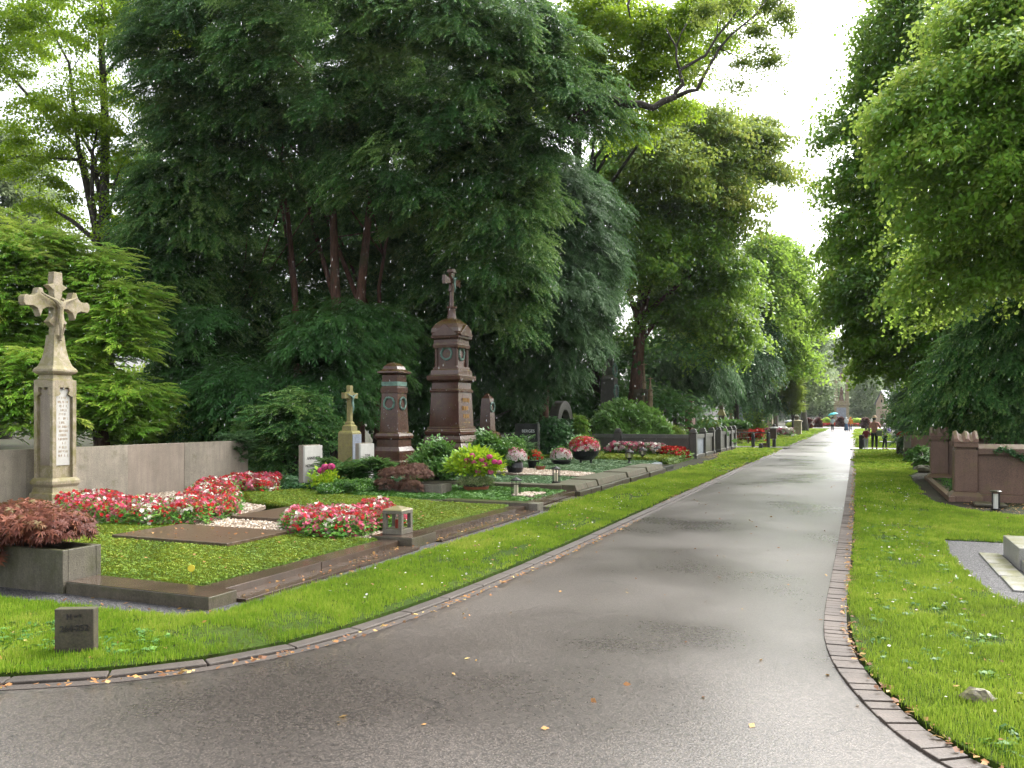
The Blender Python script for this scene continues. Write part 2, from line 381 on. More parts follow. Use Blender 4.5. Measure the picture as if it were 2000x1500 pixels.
# edging: long stones at the left, brick course at the right
def course(name, edge, w, L, gap, mat, z1, jit, ymax, seed):
    r = random.Random(seed); m = MB(); out = offset(edge, w); acc = 0; i = 0
    pts = []
    for a, b, c_, d in zip(edge[:-1], edge[1:], out[:-1], out[1:]):
        seg = math.hypot(b[0] - a[0], b[1] - a[1]); n = max(1, int(seg / .05)) if a[1] < ymax + 5 else 1
        if a[1] > ymax + 5 and b[1] < ymax: n = int(seg / .05)
        for k in range(n):
            u = k / n; pts.append(((a[0] + (b[0] - a[0]) * u, a[1] + (b[1] - a[1]) * u), (c_[0] + (d[0] - c_[0]) * u, c_[1] + (d[1] - c_[1]) * u)))
    pts = [p for p in pts if p[0][1] < ymax and abs(p[0][0]) < 22]
    s = 0; prev = pts[0]; start = pts[0]; 
    for p in pts[1:]:
        s += math.hypot(p[0][0] - prev[0][0], p[0][1] - prev[0][1])
        if s >= L:
            u = gap / max(s, .01); A, B = start
            g = lambda q, q2, f: (q[0] + (q2[0] - q[0]) * f, q[1] + (q2[1] - q[1]) * f)
            z = z1 + r.uniform(-jit, jit); a0, b0 = g(A, p[0], u), g(B, p[1], u)
            m.prism([a0, p[0], p[1], b0], -.01, z); start = p; s = 0
        prev = p
    return m
M_KERB = stone('kerb stone', (.030, .024, .019), (.072, .057, .046), moss=.0, scale=2.5, rough=.6, streak=0, gamt=.4)
M_BRICK = stone('wet brick edging', (.036, .026, .020), (.092, .070, .055), moss=.0, scale=3, rough=.6, streak=0, gamt=.35)
o = course('a', LEFT, -.13, .62, .012, M_KERB, .022, .003, 48, 1).build('kerb', M_KERB, bevel=.008); props(o, kind='structure')
o = course('b', RIGHT, .18, .098, .009, M_BRICK, .018, .006, 26, 2).build('kerb', M_BRICK, bevel=.005); props(o, kind='structure')
far = [p for p in RIGHT if p[1] > 25]; far = [(-.2, 130), (-.195, 80), (-.2, 26)]
strip('kerb', far, offset(far, .19), .03, M_BRICK)
farl = [(-3.5, 130), (-3.5, 90), (-3.5, 48)]; strip('kerb', farl, offset(farl, -.15), .034, M_KERB)
strip('kerb', LEFT, offset(LEFT, .10), .004, M_KERB)     # worn mortar bed along the asphalt

# ---------------------------------------------------------------- lawns
t = NT('turf'); v = t.coord(); n1 = t.noise(v, 1.1, 4); n2 = t.noise(v, 26, 5, .75)
c = t.mix(t.ramp(n1, [(.35, (0, 0, 0)), (.7, (1, 1, 1))]), (.030, .065, .008), (.060, .10, .012))
c = t.mix(t.ramp(n2, [(.38, (.8, .8, .8)), (.55, (0, 0, 0))]), c, (.030, .026, .012))
t.principled(c, .95, n2, .8, .03, Specular_IOR_Level=.1); M_TURF = t.m
VL_IN = [(-3.64, 400)] + [p for p in offset(LEFT, -.19) if p[0] > -22]
def inside(pts, poly):
    x, y = pts[:, 0], pts[:, 1]; r = np.zeros(len(pts), bool); n = len(poly)
    for i in range(n):
        x1, y1 = poly[i]; x2, y2 = poly[(i + 1) % n]
        if y1 == y2: continue
        r ^= ((y1 > y) != (y2 > y)) & (x < (x2 - x1) * (y - y1) / (y2 - y1) + x1)
    return r
vl = [p for p in offset(LEFT, -.17) if p[1] < 45 and p[0] > -20]
vl = [(vl[0][0], 45.0)] + vl
LAWN_L = vl + [(-20, 1.6), (-20, 4.7), (-7.1, 5.28), (-5.35, 5.35), (-5.12, 5.6), (-5.05, 8), (-5.0, 13.6), (-5.3, 14.6), (-5.25, 20), (-5.15, 25), (-5.0, 30), (-5.1, 34), (-5.6, 38), (-5.6, 45)]
LAWN_L2 = [(-3.68, 47.2), (-3.68, 117), (-5.6, 117), (-6.0, 60), (-6.6, 47.2)]
vr = [p for p in offset(RIGHT, .21) if p[1] < 45 and p[0] < 16]
vr = [(vr[0][0], 45.0)] + vr
LAWN_R = vr + [(16, 3.1), (16, 8.2), (1.9, 8.3), (1.35, 8.65), (1.17, 9.3), (1.12, 10.2), (1.05, 11.4), (1.12, 12.8), (6, 12.85), (6, 15.8), (2.9, 15.9), (1.8, 17.0), (1.35, 18.4), (1.35, 26), (1.9, 29), (2.2, 34), (2.6, 45)]
LAWN_R2 = [(.02, 47.2), (2.6, 47.2), (2.6, 117), (.02, 117)]
for pl in (LAWN_L, LAWN_L2, LAWN_R, LAWN_R2): sheet('lawn', pl, .035, M_TURF, .05)
M_GRAVEL = None
t = NT('grey gravel'); v = t.coord(); vo = t.new('ShaderNodeTexVoronoi'); vo.inputs['Scale'].default_value = 70; t.link(v, vo.inputs['Vector'])
sp = t.new('ShaderNodeSeparateColor'); t.link(vo.outputs['Color'], sp.inputs[0])
c = t.ramp(sp.outputs[0], [(0, (.012, .012, .013)), (.6, (.035, .034, .036)), (1, (.10, .095, .095))]); t.principled(c, .6, vo.outputs['Distance'], .9, .02); M_GRAVEL = t.m
sheet('gravel_strip', [(-20, 4.6), (-7.1, 5.2), (-5.3, 5.25), (-5.0, 5.5), (-4.95, 13.9), (-5.45, 13.9), (-5.45, 6.1), (-20, 6.1)], .02, M_GRAVEL)
sheet('gravel_strip', [(1.0, 8), (8, 8), (8, 12.9), (1.0, 12.9)], .026, M_GRAVEL)

def tuft(n, h, wd, seed, lean=.5):
    r = np.random.default_rng(seed); V = []
    for i in range(n):
        a = r.uniform(0, 2 * math.pi); b = r.uniform(0, 2 * math.pi); x, y = r.normal(0, .022, 2); hh = h * r.uniform(.55, 1.2); l = lean * hh * r.random()
        wx, wy = math.cos(a) * wd / 2, math.sin(a) * wd / 2; tx, ty = x + math.cos(b) * l, y + math.sin(b) * l
        V += [(x - wx, y - wy, 0), (x + wx, y + wy, 0), (tx + wx * .35, ty + wy * .35, hh), (tx - wx * .35, ty - wy * .35, hh)]
    return np.array(V), np.arange(4 * n).reshape(-1, 4), r.normal(0, .14, n)
def patch_noise(x, y):
    return .6 * np.sin(x * 6.3 + 2.1 * np.sin(y * 4.1)) * np.sin(y * 5.2 + 1.7 * np.sin(x * 3.3)) + (np.sin(x * 2.1 + 1.3 * np.sin(y * 1.7)) + np.sin(y * 1.3 + 2 * np.sin(x * .9 + 1)) + np.sin((x + y) * 3.7 + 2)) / 3
def grass(name, poly, dens, mat, h=.036, seed=1, zb=.035, bare=None):
    r = np.random.default_rng(seed); P0 = np.array(poly); x0, y0 = P0.min(0); x1, y1 = P0.max(0); parts = []
    for (a, b, k, ws, hs_) in ((2.5, 9, 1.0, 1, 1), (9, 15, .55, 1.5, 1.05), (15, 26, .2, 2.6, 1.2), (26, 60, .035, 6, 1.4), (60, 120, .006, 12, 1.6)):
        Y0, Y1 = max(y0, 2 if a < 3 else a * .8), min(y1, b * 1.3)
        if Y1 <= Y0: continue
        X0, X1 = max(x0, -14), min(x1, 12); N = int((X1 - X0) * (Y1 - Y0) * dens * k)
        q = np.stack([r.uniform(X0, X1, N), r.uniform(Y0, Y1, N)], 1); d = -S_ * q[:, 0] + C_ * q[:, 1]; xc = C_ * q[:, 0] + S_ * q[:, 1]
        keep = (d >= a) & (d < b) & (np.abs(xc / d) < .7) & inside(q, poly)
        pn = patch_noise(q[:, 0], q[:, 1]); keep &= r.random(N) < np.clip(1.1 + .6 * pn, .25, 1)
        if bare is not None: 
            for (bx, by, br, ba) in bare: keep &= ~((((q[:, 0] - bx) / br) ** 2 + ((q[:, 1] - by) / ba) ** 2 < 1) & (r.random(N) < .8))
        q = q[keep]; pn = pn[keep]; n = len(q)
        if not n: continue
        T = tuft(8, h * hs_, .0055 * ws, seed + int(a)); 
        T[0][:, :2] *= 1 if ws < 2 else ws * .6
        an = r.uniform(0, 2 * math.pi, n); M = frames(np.stack([np.cos(an), np.sin(an), 0 * an], 1))
        parts.append(scatter(T, np.column_stack([q, np.full(n, zb)]), M, r.uniform(.6, 1.25, n), .5 + .30 * pn + r.normal(0, .13, n)))
    V, F, T_ = join(parts); return props(npmesh(name, V, F, T_, mat), kind='stuff')
M_GRASS = leafmat('grass blades', [(0, (.03, .09, .005)), (.35, (.075, .18, .006)), (.7, (.145, .27, .010)), (1, (.30, .34, .06))], .6, .3, .15)
g = grass('grass', LAWN_L, 1250, M_GRASS, seed=3, bare=[(-3.75, 7.4, .12, 1.6), (-4.0, 9.3, .15, .8), (-4.3, 5.6, .35, .3), (-4.6, 5.0, .5, .25), (-4.1, 12.5, .3, .8), (-3.8, 6.2, .10, .8), (-4.4, 17, .4, 1.0), (-6.5, 4.1, .5, .2), (-3.9, 28, .5, 3)]); props(g, 'short bright green grass of the verge left of the avenue', 'grass')
g = grass('grass', LAWN_R, 1250, M_GRASS, seed=4, bare=[(.9, 16.5, .35, .35), (1.0, 20, .5, .5), (.75, 14, .4, .3), (1.2, 9, .3, .2), (.5, 10.6, .25, .2), (.9, 7.2, .3, .2), (1.6, 7.4, .4, .15), (.35, 12.6, .2, .4), (.0, 6.6, .1, .9), (.6, 8.0, .2, .15)]); props(g, 'short bright green grass of the verge right of the avenue', 'grass')
g = grass('grass', LAWN_L2, 900, M_GRASS, seed=5); props(g, 'far strip of grass left of the avenue beyond the side path', 'grass')
g = grass('grass', LAWN_R2, 900, M_GRASS, seed=6); props(g, 'far strip of grass right of the avenue behind the posts', 'grass')
# ---------------------------------------------------------------- trees
def bark(name, c1, c2):
    t = NT(name); v = t.coord(scale=(9, 9, 1.6)); n = t.noise(v, 1.5, 6, .7); c = t.ramp(n, [(.35, c1), (.65, c2)])
    g = t.noise(t.coord(), 1.2, 4); c = t.mix(t.ramp(g, [(.55, (0, 0, 0)), (.7, (.6, .6, .6))]), c, (.03, .05, .015))
    t.principled(c, .8, n, .9, .04); return t.m
M_BARKR = bark('reddish bark', (.045, .018, .011), (.15, .07, .042))
M_BARKD = bark('dark bark', (.018, .014, .011), (.06, .048, .036))
M_BARKG = bark('grey bark', (.035, .03, .024), (.10, .085, .065))
M_YEW = leafmat('yew needles', [(0, (.009, .034, .010)), (.45, (.021, .070, .016)), (.8, (.046, .118, .026)), (1, (.10, .165, .04))], .5, .28, .35, 1.6)
M_HEM = leafmat('hemlock needles', [(0, (.016, .046, .018)), (.5, (.040, .095, .034)), (1, (.09, .16, .06))], .5, .28, .35, 1.25)
M_THU = leafmat('cypress sprays', [(0, (.03, .085, .010)), (.5, (.075, .18, .018)), (.85, (.16, .28, .03)), (1, (.30, .34, .06))], .5, .45, .35, 2.4)
M_LIME = leafmat('lime leaves', [(0, (.025, .080, .010)), (.4, (.050, .14, .014)), (.8, (.10, .22, .022)), (1, (.24, .32, .05))], .32, .42, .5, 1.3)
M_LIMEB = leafmat('bright lime leaves', [(0, (.04, .12, .012)), (.4, (.085, .21, .02)), (.8, (.17, .31, .035)), (1, (.36, .42, .08))], .3, .42, .5, 1.25)
M_MAPLE = leafmat('backlit maple leaves', [(0, (.045, .11, .008)), (.5, (.10, .20, .010)), (1, (.24, .32, .02))], .45, .5, .3, 1.2)
M_FARHAZE = leafmat('haze-tinted far leaves', [(0, (.08, .13, .06)), (.5, (.15, .22, .10)), (1, (.26, .31, .15))], .5, .35, .3)  # pallor of misty distance painted into the leaf colour
M_OLIVE = leafmat('olive leaves', [(0, (.035, .085, .010)), (.4, (.065, .145, .016)), (.8, (.115, .205, .026)), (1, (.24, .26, .05))], .45, .42, .35, 1.2)
M_RHODO = leafmat('rhododendron leaves', [(0, (.015, .05, .010)), (.5, (.04, .11, .016)), (1, (.11, .21, .035))], .3, .15, .6, 1.4)
M_IVY = leafmat('ivy leaves', [(0, (.010, .04, .012)), (.5, (.025, .085, .022)), (1, (.07, .16, .05))], .35, .15, .6, 1.2)

def crown(name, parent, tm, mat, lobes, npads, per, pad, scale=1., ssp=.25, off=None, **kw):
    pos, fw, tn, pads = crown_pts(lobes, npads, per, pad, **kw); r = np.random.default_rng(kw.get('seed', 1) + 99)
    M = frames(fw, r.normal(0, .35, len(pos)))
    V, F, T = scatter(tm, pos, M, scale * (1 + r.uniform(-ssp, ssp, len(pos))), tn)
    loc = off if off is not None else (parent.location if parent is not None else (0, 0, 0))
    return npmesh(name, V, F, T, mat, parent, tuple(loc)), pads
def limbs(m, top, pads, n, r0, seed, z0f=.35, base=None, sag=.1):
    r = random.Random(seed); P_ = r.sample(pads, min(n, len(pads)))
    for c, ps in P_:
        f = r.uniform(z0f, 1); k = min(int(f * (len(top) - 1)), len(top) - 2); u = f * (len(top) - 1) - k
        a = Vector(top[k]).lerp(Vector(top[k + 1]), u); b = Vector(c); L = (b - a).length
        q1 = a.lerp(b, .35) + Vector((r.uniform(-.1, .1) * L, r.uniform(-.1, .1) * L, L * .12)); q2 = a.lerp(b, .7) + Vector((r.uniform(-.06, .06) * L, r.uniform(-.06, .06) * L, L * .1))
        rr = r0 * (1.05 - f) * .5 + .025; m.tube([a, q1, q2, b], [rr, rr * .7, rr * .4, .012], 5)
def tree(name, label, base, lobes, tm, mat, npads, per, pad, trunk_r=.3, bk=None, top=None, nl=14, group=None, cat='tree', trunks=None, **kw):
    seed = kw.get('seed', 1); rt = thing(name, label, cat, (base[0], base[1], 0), group=group)
    cr, pads = crown('crown', rt, tm, mat, lobes, npads, per, pad, **kw)
    L0 = max(lobes, key=lambda l: l[3] * l[4]); r = random.Random(seed)
    if trunks is None:
        tx, ty, tz = top or (L0[0], L0[1], L0[2] + L0[4] * .3)
        pts = []
        for i in range(7):
            f = i / 6; pts.append((base[0] + (tx - base[0]) * f ** 1.6 + r.uniform(-.08, .08), base[1] + (ty - base[1]) * f ** 1.6 + r.uniform(-.08, .08), tz * f))
        trunks = [(pts, trunk_r)]
    for pts, tr in trunks:
        n = len(pts); m = MB(); m.tube(pts, [tr * (1.35 if i == 0 else 1.0 - .75 * i / (n - 1)) for i in range(n)], 12)
        limbs(m, pts, [(c, s) for c, s in pads], max(2, nl // len(trunks)), tr, seed)
        m.v = [(x - base[0], y - base[1], z) for x, y, z in m.v]; m.build('trunk', bk or M_BARKD, rt, smooth=True)
    return rt

def broad(L, n=9, R=.30, flat=.45, seed=1): return t_leaves(n, R, flat, L, L * .72, seed)
B11, B14, B20, B30, B50 = broad(.11, 9, .30), broad(.135, 9, .36), broad(.175, 9, .45), broad(.24, 11, .65), broad(.30, 16, 1.15)
Y1 = t_spray(8, .40, .11, .036, 55, .3, 3, tv=.22); Y2 = t_spray(7, .75, .24, .05, 50, .35, 4); Y3 = t_spray(6, 1.1, .36, .09, 50, .35, 5)
TH = t_spray(9, .50, .19, .040, 42, .18, 6, curl=-.1)

# -- left side, near: backlit maples, cypress, yew group
tree('maple_tree', 'backlit yellow-green maple with a dark upright trunk at the upper left', PD(207, 31), [lob(60, 60, 31, 190, 150), lob(170, 240, 30, 150, 110), lob(240, 30, 30, 170, 120), lob(60, 300, 31, 110, 80), lob(270, 380, 31, 90, 130), lob(120, 420, 32, 120, 60)], B11, M_MAPLE, 200, 46, .95, .30, M_BARKD, (PD(200, 31) + (19,)), 14, droop=.45, fill=.8, seed=11, back=.7)
tree('maple_tree', 'pale yellowish tree far behind the wall at the left edge', PD(10, 62), [lob(15, 340, 62, 95, 110), lob(-60, 300, 62, 120, 140), lob(60, 420, 62, 80, 90), lob(300, 330, 62, 80, 100)], B30, M_FARHAZE, 110, 46, 2.2, .4, M_BARKG, nl=8, droop=.3, fill=.8, seed=12)
tree('cypress_tree', 'bright green cypress with feathery sprays behind the tall stone crucifix', PD(195, 24), [lob(20, 560, 23, 90, 140), lob(-60, 600, 23, 90, 160), lob(105, 540, 24, 60, 100), lob(190, 560, 24, 55, 90), lob(235, 640, 23.5, 45, 90), lob(60, 760, 22.5, 120, 110), lob(160, 720, 24, 80, 100), lob(240, 790, 23.5, 80, 70), lob(310, 810, 25, 40, 50)], TH, M_THU, 420, 48, .62, .26, M_BARKR, (PD(190, 24.5) + (5.5,)), 16, droop=.1, thick=.16, fill=.5, seed=13, pitch=.12, back=.2, padtint=.2)
bx, by = PD(690, 29)
def tk(pp, d): return [(*PD(px, d), ZD(py, d) if py < 900 else 0) for px, py in pp]
tree('yew_tree', 'huge dark yew with several reddish trunks behind the brown monuments', (bx, by),
     [lob(430, 110, 27, 190, 190), lob(640, 90, 26, 240, 180), lob(880, 110, 26, 230, 200), lob(1070, 180, 26, 150, 150), lob(380, 330, 28, 120, 190), lob(560, 280, 28, 190, 130), lob(800, 320, 27, 210, 130), lob(970, 400, 27, 140, 150), lob(340, 560, 29, 80, 130), lob(900, 520, 30, 100, 110), lob(560, 560, 33, 150, 130), lob(800, 560, 33, 140, 130), lob(700, 450, 33, 170, 110), lob(430, 620, 32, 110, 120), lob(330, 430, 28, 90, 160), lob(1000, 560, 30, 80, 120), lob(680, 130, 34, 220, 170), lob(450, 200, 34, 160, 160), lob(920, 200, 34, 200, 180)],
     Y1, M_YEW, 1750, 80, .85, .25, M_BARKR, trunks=[(tk([(668, 950), (664, 700), (655, 560), (650, 400), (620, 200)], 29), .27), (tk([(694, 950), (700, 700), (706, 560), (722, 400), (800, 200)], 29), .26), (tk([(585, 950), (582, 700), (575, 560), (560, 400), (480, 200)], 30), .18), (tk([(735, 950), (745, 700), (740, 560), (770, 380)], 30), .14)],
     nl=16, droop=.5, thick=.2, fill=.55, seed=14, back=.25, pitch=-.15, scale=1.1, spread=1.3, padtint=.30)
tree('hemlock_tree', 'blue-green hemlock with drooping sprays right of the tall brown monument', PD(1060, 36), [lob(1080, 420, 34, 125, 130), lob(1070, 590, 33, 130, 140), lob(1140, 520, 33, 80, 110), lob(1010, 700, 34, 90, 90), lob(1080, 640, 33, 50, 80), lob(1150, 420, 35, 60, 120)], Y2, M_HEM, 480, 75, .95, .25, M_BARKR, nl=14, droop=.55, thick=.14, fill=.5, seed=15, back=.15, pitch=-.2, scale=.62, spread=1.2, padtint=.2)
# dark understorey
def shrub(name, label, lobes, tm, mat, npads, per, pad, group=None, cat='shrub', stems=True, base=None, **kw):
    x, y = base or (lobes[0][0], lobes[0][1]); rt = thing(name, label, cat, (x, y, 0), group=group)
    cr, pads = crown('foliage', rt, tm, mat, lobes, npads, per, pad, **kw)
    if stems:
        m = MB(); r = random.Random(kw.get('seed', 1))
        for c, ps in r.sample(pads, min(7, len(pads))):
            a = Vector((x + r.uniform(-.1, .1), y + r.uniform(-.1, .1), -.02)); b = Vector(c); m.tube([a, a.lerp(b, .5) + Vector((0, 0, .1 * b.z)), b], [.035, .025, .01], 5)
        m.v = [(q[0] - x, q[1] - y, q[2]) for q in m.v]; m.build('stem', M_BARKD, rt, smooth=True)
    return rt
shrub('yew_shrub', 'mid-green yew shrub between the low wall and the small yellow cross', [lob(565, 830, 21.5, 75, 75), lob(600, 800, 22, 45, 55), lob(530, 880, 21.5, 40, 45)], Y1, M_YEW, 60, 70, .55, seed=21, droop=.3, pitch=.25, fill=.4, scale=.8)
shrub('yew_shrub', 'dark yew thicket under the trunks left of the round-topped column', [lob(650, 700, 26, 90, 130), lob(720, 640, 27, 70, 120), lob(480, 780, 26, 110, 110), lob(390, 700, 27, 80, 130)], Y2, M_YEW, 130, 60, .9, seed=22, droop=.4, pitch=0, fill=.6, padtint=.1)
shrub('yew_shrub', 'dark yew thicket between the round-topped column and the arched headstone', [lob(820, 740, 33, 80, 110), lob(980, 780, 41, 80, 90), lob(900, 650, 34, 90, 120), lob(1080, 790, 42, 80, 80), lob(1150, 760, 43, 60, 90)], Y2, M_YEW, 170, 60, 1.1, seed=23, droop=.4, pitch=0, fill=.6, padtint=.1)
shrub('cypress_shrub', 'small blue-green conifer shrub at the right end of the low stone wall', [lob(464, 875, 20.3, 22, 34)], TH, M_HEM, 26, 32, .22, seed=24, droop=.1, pitch=.5, fill=.5, scale=.45)
shrub('cypress_shrub', 'light green low cypress behind the left part of the wall', [lob(280, 830, 25, 60, 60), lob(330, 800, 27, 50, 60)], TH, M_THU, 50, 40, .6, seed=25, droop=.1, pitch=.4, fill=.5)

# -- behind: second row on the left
bx, by = PD(1165, 42)
tree('oak_tree', 'tall oak whose long crooked dark branch reaches into the gap of sky', (bx, by), [lob(1170, 40, 28, 120, 90), lob(1290, 70, 28, 85, 90), lob(1350, 30, 28, 55, 60), lob(1150, 150, 29, 100, 70), lob(1260, 150, 29, 80, 50), lob(1340, 120, 29, 30, 60), lob(1400, 60, 30, 55, 70), lob(1230, 250, 31, 80, 60), lob(1310, 210, 31, 60, 40), lob(1450, 10, 30, 50, 35)], B11, M_MAPLE, 240, 32, .8, .35, M_BARKD, (PD(1110, 33) + (17,)), 8, droop=.35, fill=.8, seed=16, back=.8)
oak = bpy.data.objects[[o.name for o in COL.objects if o.name.startswith('oak_tree')][0]]
m = MB()
def br(pp, r0, r1, d=25, dd=0):
    pts = []
    for i, (x, y) in enumerate(pp): d_ = d + dd * i / len(pp); pts.append((*PD(x, d_), ZD(y, d_)))
    n = len(pts); m.tube(pts, [r0 + (r1 - r0) * i / (n - 1) for i in range(n)], 8)
br([(1110, 240), (1170, 190), (1195, 194), (1220, 204), (1250, 203), (1275, 211), (1295, 198), (1320, 189)], .14, .095)
br([(1320, 189), (1345, 178), (1361, 176), (1374, 150), (1385, 130), (1405, 95), (1428, 68), (1450, 50), (1475, 30), (1500, -5)], .07, .018)
br([(1318, 190), (1320, 178), (1334, 165), (1330, 150), (1327, 137), (1350, 124), (1378, 108), (1400, 72), (1420, 48), (1445, 15), (1460, -10)], .075, .02)
br([(1327, 137), (1321, 115), (1321, 92), (1308, 70), (1300, 55)], .045, .018)
br([(1321, 92), (1330, 65), (1345, 40)], .03, .012)
br([(1222, 203), (1225, 180), (1230, 163)], .04, .02); br([(1238, -20), (1226, 10), (1231, 35)], .05, .02)
br([(1400, 72), (1402, 45), (1412, 10)], .02, .01); br([(1382, 137), (1402, 130), (1420, 126), (1440, 140)], .018, .006); br([(1450, 50), (1490, 40), (1530, 60)], .02, .006); br([(1405, 95), (1440, 110), (1470, 125)], .02, .006)
m.v = [(x - bx, y - by, z) for x, y, z in m.v]; m.build('branch', M_BARKD, oak, smooth=True)
sp = [(1380, 20, 30, 22), (1440, -5, 40, 25), (1500, 10, 45, 28), (1530, 30, 30, 25), (1545, 60, 18, 15), (1480, 60, 35, 18), (1500, 120, 26, 20), (1450, 120, 22, 22), (1440, 165, 24, 18), (1455, 180, 10, 8), (1512, 165, 9, 8), (1490, 95, 22, 14), (1365, 140, 14, 12), (1400, 15, 20, 18), (1520, 100, 12, 10), (1418, 160, 10, 6), (1550, 5, 20, 12), (1375, 45, 14, 14)]
lv = [lob(a, b, 25 + random.uniform(-1.5, 1.5), c, e) for a, b, c, e in sp]
crown('leaves', oak, broad(.085, 8, .22), M_OLIVE, lv, 190, 8, .45, seed=17, droop=.4, fill=1.0, back=1, thick=.15)
tree('lime_tree', 'olive green lime overhanging the avenue, dark slanting limbs below the bare oak branch', PD(1350, 56), [lob(1360, 270, 40, 110, 80), lob(1450, 290, 41, 85, 70), lob(1290, 320, 38, 100, 90), lob(1400, 390, 40, 90, 80), lob(1480, 240, 42, 40, 35), lob(1500, 330, 42, 40, 30)], B20, M_OLIVE, 190, 50, 1.6, .35, M_BARKD, (PD(1380, 48) + (15,)), 20, droop=.4, fill=.5, seed=18, back=.3, padtint=.22)
tree('lime_tree', 'green lime with bright drooping tips and a reddish leaning trunk behind the black obelisk', PD(1238, 40.5), [lob(1330, 450, 40, 100, 90), lob(1400, 520, 40, 90, 90), lob(1250, 480, 39, 80, 100), lob(1420, 640, 43, 60, 70), lob(1310, 590, 41, 70, 60), lob(1210, 330, 39, 60, 90), lob(1380, 600, 42, 60, 60)], B20, M_LIME, 260, 60, 1.4, .32, M_BARKR, trunks=[(tk([(1236, 950), (1242, 760), (1250, 640), (1258, 500), (1280, 300)], 40.5), .42)], nl=22, droop=.55, fill=.5, seed=19, back=.3, padtint=.25)
tree('hemlock_tree', 'dark feathery hemlock behind the gothic pinnacles', PD(1318, 48), [lob(1330, 700, 46, 60, 90), lob(1370, 640, 47, 60, 70), lob(1375, 722, 51, 46, 42), lob(1285, 720, 46, 50, 80)], Y2, M_HEM, 150, 60, 1.1, .2, M_BARKD, nl=8, droop=.7, fill=.5, seed=20, back=.2, pitch=-.4, scale=1.1)
tree('yew_tree', 'blue-green yew standing behind the bench hedge', PD(1440, 60), [lob(1440, 720, 60, 60, 75), lob(1470, 660, 61, 45, 60), lob(1400, 690, 59, 50, 80), lob(1480, 755, 72, 45, 35)], Y3, M_HEM, 130, 55, 1.5, .25, M_BARKD, nl=6, droop=.6, fill=.5, seed=31, back=.2, pitch=-.3)
tree('lime_tree', 'tall hazy olive lime beyond the hemlocks on the left of the avenue', PD(1450, 78), [lob(1520, 520, 64, 55, 60), lob(1545, 600, 66, 45, 60), lob(1480, 600, 62, 60, 80), lob(1540, 690, 68, 45, 60), lob(1490, 490, 62, 40, 40)], B30, M_LIME, 200, 48, 2.1, .4, M_BARKG, nl=10, droop=.45, fill=.5, seed=32, back=.2, padtint=.22)
tree('lime_tree', 'smaller hazy lime where the left row of trees ends', PD(1570, 92), [lob(1575, 660, 92, 28, 50), lob(1560, 715, 92, 36, 50), lob(1585, 735, 96, 20, 40), lob(1545, 755, 90, 28, 26)], B50, M_FARHAZE, 130, 40, 1.7, .4, M_BARKG, nl=6, droop=.4, fill=.5, seed=33, back=.2)
tree('columnar_cypress', 'slim columnar cypress at the edge of the left verge', PD(1547, 70), [lob(1547, 790, 70, 11, 28), lob(1546, 755, 70, 9, 30), lob(1546, 725, 70, 5, 22)], Y2, M_OLIVE, 120, 26, .4, .12, M_BARKD, nl=0 + 3, droop=.1, fill=.4, seed=34, pitch=.9, back=.3, scale=.8)
# hazy trees at the far end
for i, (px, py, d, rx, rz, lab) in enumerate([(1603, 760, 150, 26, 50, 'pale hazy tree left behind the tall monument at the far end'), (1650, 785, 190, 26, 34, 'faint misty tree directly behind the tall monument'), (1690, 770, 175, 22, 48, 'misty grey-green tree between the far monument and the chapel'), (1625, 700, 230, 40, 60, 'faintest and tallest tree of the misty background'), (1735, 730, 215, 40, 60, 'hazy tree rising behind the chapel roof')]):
    tree('distant_tree', lab, PD(px, d), [lob(px, py, d, rx, rz), lob(px + rx * .3, py + rz * .4, d, rx * .8, rz * .6), lob(px - rx * .4, py + rz * .5, d, rx * .7, rz * .5)], B50, M_FARHAZE, 80, 36, 2.4, .5, M_BARKG, nl=4, seed=40 + i, droop=.3, fill=.5, back=.2, scale=1.4)

# -- right side
tree('lime_tree', 'nearest lime at the upper right with bright yellow-green layered leaves', PD(2080, 19), [lob(1920, 250, 16.5, 150, 95), lob(1830, 180, 17, 100, 80), lob(2010, 130, 16, 160, 120), lob(1790, 290, 17.5, 80, 60), lob(2020, 330, 16, 120, 110), lob(1900, 400, 17.5, 120, 90), lob(1980, 480, 18, 110, 90), lob(1860, 500, 19, 90, 70), lob(1960, 20, 17, 130, 90)], B11, M_LIMEB, 370, 85, 1.05, .32, M_BARKD, (PD(2060, 19) + (9,)), 26, droop=.45, thick=.1, fill=.4, seed=50, back=.3, padtint=.2)
tree('lime_tree', 'second lime on the right, dark green crown reaching over the path', PD(1930, 27), [lob(1790, 40, 25, 90, 110), lob(1750, 150, 26, 90, 100), lob(1705, 350, 26, 80, 80), lob(1780, 260, 26, 90, 100), lob(1680, 450, 27, 80, 60), lob(1850, 60, 25, 120, 110), lob(1760, 430, 26, 100, 80), lob(1660, 240, 26, 35, 30), lob(1870, 560, 27, 100, 70), lob(1800, 350, 26, 90, 90)], B14, M_LIME, 420, 62, 1.25, .38, M_BARKD, (PD(1900, 27) + (14,)), 30, droop=.45, fill=.5, seed=51, back=.3, padtint=.2)
tree('lime_tree', 'third lime on the right with low dark branches over the group of walkers', PD(1800, 37), [lob(1690, 560, 34, 85, 80), lob(1770, 560, 35, 90, 90), lob(1708, 645, 35, 65, 60), lob(1770, 690, 36, 90, 60), lob(1655, 590, 36, 35, 55), lob(1850, 620, 34, 90, 100), lob(1725, 685, 36, 26, 20), lob(1805, 745, 40, 30, 22), lob(1690, 480, 35, 70, 60), lob(1860, 700, 38, 80, 80), lob(1800, 640, 36, 90, 70), lob(1730, 480, 34, 80, 60)], B20, M_LIME, 420, 50, 1.05, .36, M_BARKD, (PD(1800, 37) + (11,)), 26, droop=.45, fill=.55, seed=52, back=.25, padtint=.2)
